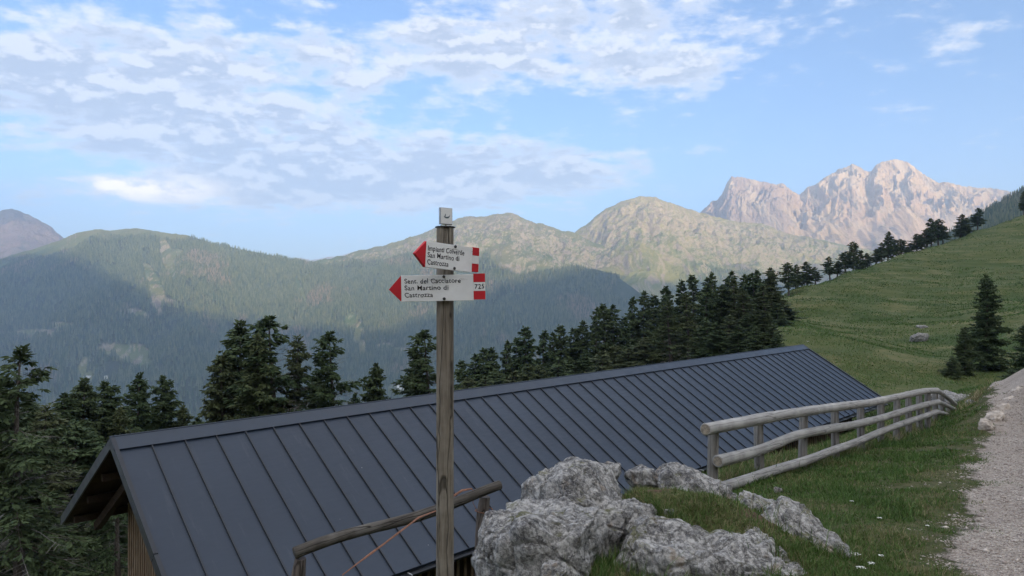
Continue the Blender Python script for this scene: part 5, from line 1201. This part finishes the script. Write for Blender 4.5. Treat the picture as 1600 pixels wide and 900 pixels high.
# tussocks of the pasture
x, y, rs = scatter(230000, 0.30, 0.80, 24, 270, 21, 1.0)
zz = fbm(x / 9, y / 9, 3.0, 4); keep = rs.uniform(0, 1, len(x)) < np.clip(0.55 + 1.1 * zz, 0.08, 1); x, y, zz = x[keep], y[keep], zz[keep]; n = len(x); r6 = np.random.RandomState(22)
blades('pasture_grass', x, y, r6.uniform(0.06, 0.20, n) * np.clip(y / 60, 0.7, 1.8), 0.018 * np.clip(y / 45, 0.6, 4.0), 0.42 + 0.15 * r6.normal(0, 1, n) + 0.30 * fbm(x / 22, y / 22, 8.0, 4), 1.3, 23)
# grass grown up against the rocks
rs = np.random.RandomState(51); xs, ys = [], []
for cx, cy, r_ in ROCKS:
    if cy > 7: continue
    m_ = int(5200 * r_); an = rs.uniform(0, 6.283, m_); q = r_ * rs.uniform(0.75, 1.25, m_); xs.append(cx + np.cos(an) * q); ys.append(cy + np.sin(an) * q)
x, y = np.concatenate(xs), np.concatenate(ys); k = (rs.uniform(0, 1, len(x)) > 1.2 * np.exp(-((x - 1.80) / 0.22) ** 2 - ((y - 4.80) / 0.15) ** 2)) & (fbm(x * 5, y * 5, 2.0, 3) > -0.15) & (path_d(x, y) < -0.3); x, y = x[k], y[k]; n = len(x)
blades('rock_edge_grass', x, y, rs.uniform(0.04, 0.15, n), 0.0021, 0.62 + 0.18 * rs.normal(0, 1, n), 0.9, 52)
# loose gravel
def pebbles():
    x, y, rs = scatter(60000, 0.50, 0.80, 3.6, 17, 12, 1.0)
    pd = path_d(x, y) + 0.4 * fbm(x * 1.3, y * 1.3, 0, 4)
    keep = (pd > -0.35) & (rs.uniform(0, 1, len(x)) < np.clip(0.35 + pd * 2, 0, 1)); x, y = x[keep], y[keep]
    xs, ys = rs.uniform(3.2, 5.2, 900), rs.uniform(6, 8.6, 900); near = np.exp(-((xs - 4.45) / 0.45) ** 2 - ((ys - 7.55) / 0.22) ** 2) > rs.uniform(0, 1, 900); x = np.concatenate([x, xs[near]]); y = np.concatenate([y, ys[near]])
    n = len(x); z = ground_z(x, y); s = 0.0045 * np.exp(rs.normal(0, 0.45, n)) * (1 + 0.09 * (y - 4)); s = np.clip(s, 0.003, 0.03)
    base = np.array([[1, 0, 0], [-1, 0, 0], [0, 1, 0], [0, -1, 0], [0, 0, 0.8], [0, 0, -0.8], [.65, .65, .35], [-.6, .6, .3], [-.6, -.6, .35], [.6, -.65, .3]])
    tri = np.array([[6, 4, 0], [2, 4, 6], [7, 4, 2], [1, 4, 7], [8, 4, 1], [3, 4, 8], [9, 4, 3], [0, 4, 9], [0, 2, 6], [2, 1, 7], [1, 3, 8], [3, 0, 9], [0, 5, 2], [2, 5, 1], [1, 5, 3], [3, 5, 0]])
    an = rs.uniform(0, 6.28, n); c, sn = np.cos(an), np.sin(an); B = base[None] * rs.uniform(0.6, 1.3, (n, 1, 3)) * (1 + rs.normal(0, 0.12, (n, 10, 1)))
    X = B[..., 0] * c[:, None] - B[..., 1] * sn[:, None]; Y = B[..., 0] * sn[:, None] + B[..., 1] * c[:, None]
    V = np.stack([x[:, None] + X * s[:, None], y[:, None] + Y * s[:, None], z[:, None] + B[..., 2] * s[:, None] * 0.7 + s[:, None] * 0.2], -1).reshape(-1, 3)
    F = (np.arange(n)[:, None, None] * 10 + tri[None]).reshape(-1, 3)
    def b(nt, bs):
        t = nt.node('ShaderNodeAttribute', attribute_name='tone').outputs['Fac']
        nt.put(bs.inputs['Base Color'], nt.mix(t, (0.22, 0.18, 0.155), (0.58, 0.52, 0.46)))
    me = np_mesh('gravel', V, F, material('gravel_stone', b, 0.9, 0.15), smooth=False, attrs={'tone': np.repeat(rs.uniform(0, 1, n), 10)})
    tag(link('gravel', me), kind='stuff')
pebbles()
M_petal = plain('white_petals', (0.78, 0.78, 0.74), 0.7, 0.2)
M_stalk = plain('flower_stalk', (0.07, 0.11, 0.035), 0.7, 0.2)
FL = [(1337, 871, 0.030, 'largest white flower head low in the lawn, uppermost left of the bottom group'), (1376, 874, 0.020, 'small white flower head right of the bottom group'), (1360, 886, 0.026, 'white flower head in the middle of the bottom group'), (1344, 893, 0.032, 'wide white flower head nearest the bottom edge'), (1373, 813, 0.022, 'single white flower head further up the lawn toward the path'), (1330, 787, 0.018, 'small white flower head highest up the lawn'), (1448, 826, 0.014, 'tiny pale flower head near the gravel edge')]
for u, v, r_, lb in FL:
    p = ground_hit(u, v + 3, 3.0, 30); hh = 0.045
    root = empty('flower', p); tag(root, lb, 'flower', 'white flower heads in the lawn'); rf = random.Random(u)
    hd = MB()
    for k in range(22):
        a_, q = rf.uniform(0, 6.28), r_ * math.sqrt(rf.random()); cx, cy = math.cos(a_) * q, math.sin(a_) * q * 0.8; s_ = 0.0045
        hd.poly([(cx + math.cos(t) * s_ * (1.0 if j % 2 else 0.6), cy + math.sin(t) * s_ * (1.0 if j % 2 else 0.6), hh - q * q * 6 + rf.uniform(-.001, .001)) for j, t in enumerate([2 * math.pi * w / 10 for w in range(10)])] + [(cx, cy, hh - q * q * 6 - 0.004)], [tuple(range(10))] + [(j, 10, (j + 1) % 10) for j in range(10)])
    hd.build('flower_head', M_petal, root)
    st = MB(); st.tube([(0, 0, -0.01), (0.003, 0, hh - 0.003)], 0.0014, 5)
    for k in range(5): st.tube([(0.002, 0, hh * 0.5), (math.cos(k * 1.26) * r_ * .7, math.sin(k * 1.26) * r_ * .6, hh - 0.006)], 0.0008, 4, False)
    st.build('stem', M_stalk, root)

# ================================================================== FAR BUILDINGS ON THE VALLEY SIDE
def far_hit(key, u, v):
    a = (u - 800) / FOC; L = LAY[key]; y = np.linspace(L['yb'] + 20, L['D'], 1500); z = layer_z(key, np.full_like(y, a), y); zr = (HV - v) / FOC * y
    i = int(np.argmax(z > zr)); return Vector((a * y[i], y[i], z[i]))
M_plaster = plain('white_plaster', (0.80, 0.79, 0.76), 0.8, 0.2, var=0.05, scale=0.2)
M_slate = plain('pale_metal_roofing', (0.45, 0.45, 0.46), 0.6, 0.4, var=0.1, scale=0.2)
def house(u, v, key, w, d, h, rz, label):
    p = far_hit(key, u, v); root = empty('house', (p.x, p.y, p.z - 2), rz); tag(root, label, 'house', 'buildings in the clearing of the far slope')
    b = MB(); b.box((-w / 2, -d / 2, 0), (w / 2, d / 2, h + 2)); wl = b.build('wall', M_plaster, root)
    r = MB(); z0 = h + 2.02; r.poly([(-w / 2 - .8, -d / 2 - .8, z0 - .3), (w / 2 + .8, -d / 2 - .8, z0 - .3), (w / 2 + .8, d / 2 + .8, z0 - .3), (-w / 2 - .8, d / 2 + .8, z0 - .3), (-w / 2 - .8, 0, z0 + d * .28), (w / 2 + .8, 0, z0 + d * .28)], [(0, 1, 5, 4), (2, 3, 4, 5), (0, 4, 3), (1, 2, 5), (0, 3, 2, 1)]); r.build('roof', M_slate, root)
HS = [(637, 603, 46, 9, 5, -0.5, 'long pale building, highest in the far clearing left of the signpost'), (641, 609, 10, 9, 7, 0.3, 'white house just below the long pale building'), (622, 605, 9, 8, 6, 0.1, 'brightest white house left of the long pale building'),
      (626, 608, 8, 7, 5, 0.6, 'white house below the brightest one in the far clearing'), (632, 609, 7, 7, 5, -0.2, 'small white house between the two lower ones'), (617, 603, 6, 6, 4, 0.0, 'leftmost tiny white house in the far clearing'), (605, 564, 10, 8, 7, 0.2, 'lone white house higher in the forest above the clearing'),
      (137, 590, 26, 9, 5, 0.1, 'long pale building at the foot of the left ski run'), (166, 592, 9, 9, 9, 0.1, 'small white building right of the foot of the left ski run')]
for u, v, w, d, h, rz, lb in HS: house(u, v, 'mid_mtn' if u > 400 else 'left_mtn', w, d, h, rz, lb)
def pylon(u, v, label):
    p = far_hit('left_mtn', u, v); root = empty('lift_pylon', p); tag(root, label, 'lift pylon', 'ski lift pylons on the left mountain')
    b = MB(); b.tube([(0, 0, -1), (0, 0, 15)], [0.8, 0.5], 8); b.build('mast', M_slate, root)
    c = MB(); c.box((-4, -0.4, 14.2), (4, 0.4, 15.2)); c.build('crossarm', M_slate, root)
for u, v, lb in [(248, 421, 'highest ski lift pylon on the run of the left mountain'), (228, 450, 'second ski lift pylon down the run of the left mountain'), (220, 470, 'third ski lift pylon down the run of the left mountain'), (207, 489, 'lowest and largest-looking ski lift pylon of the left mountain run'), (193, 520, 'ski lift pylon in the shade below the run')]: pylon(u, v, lb)
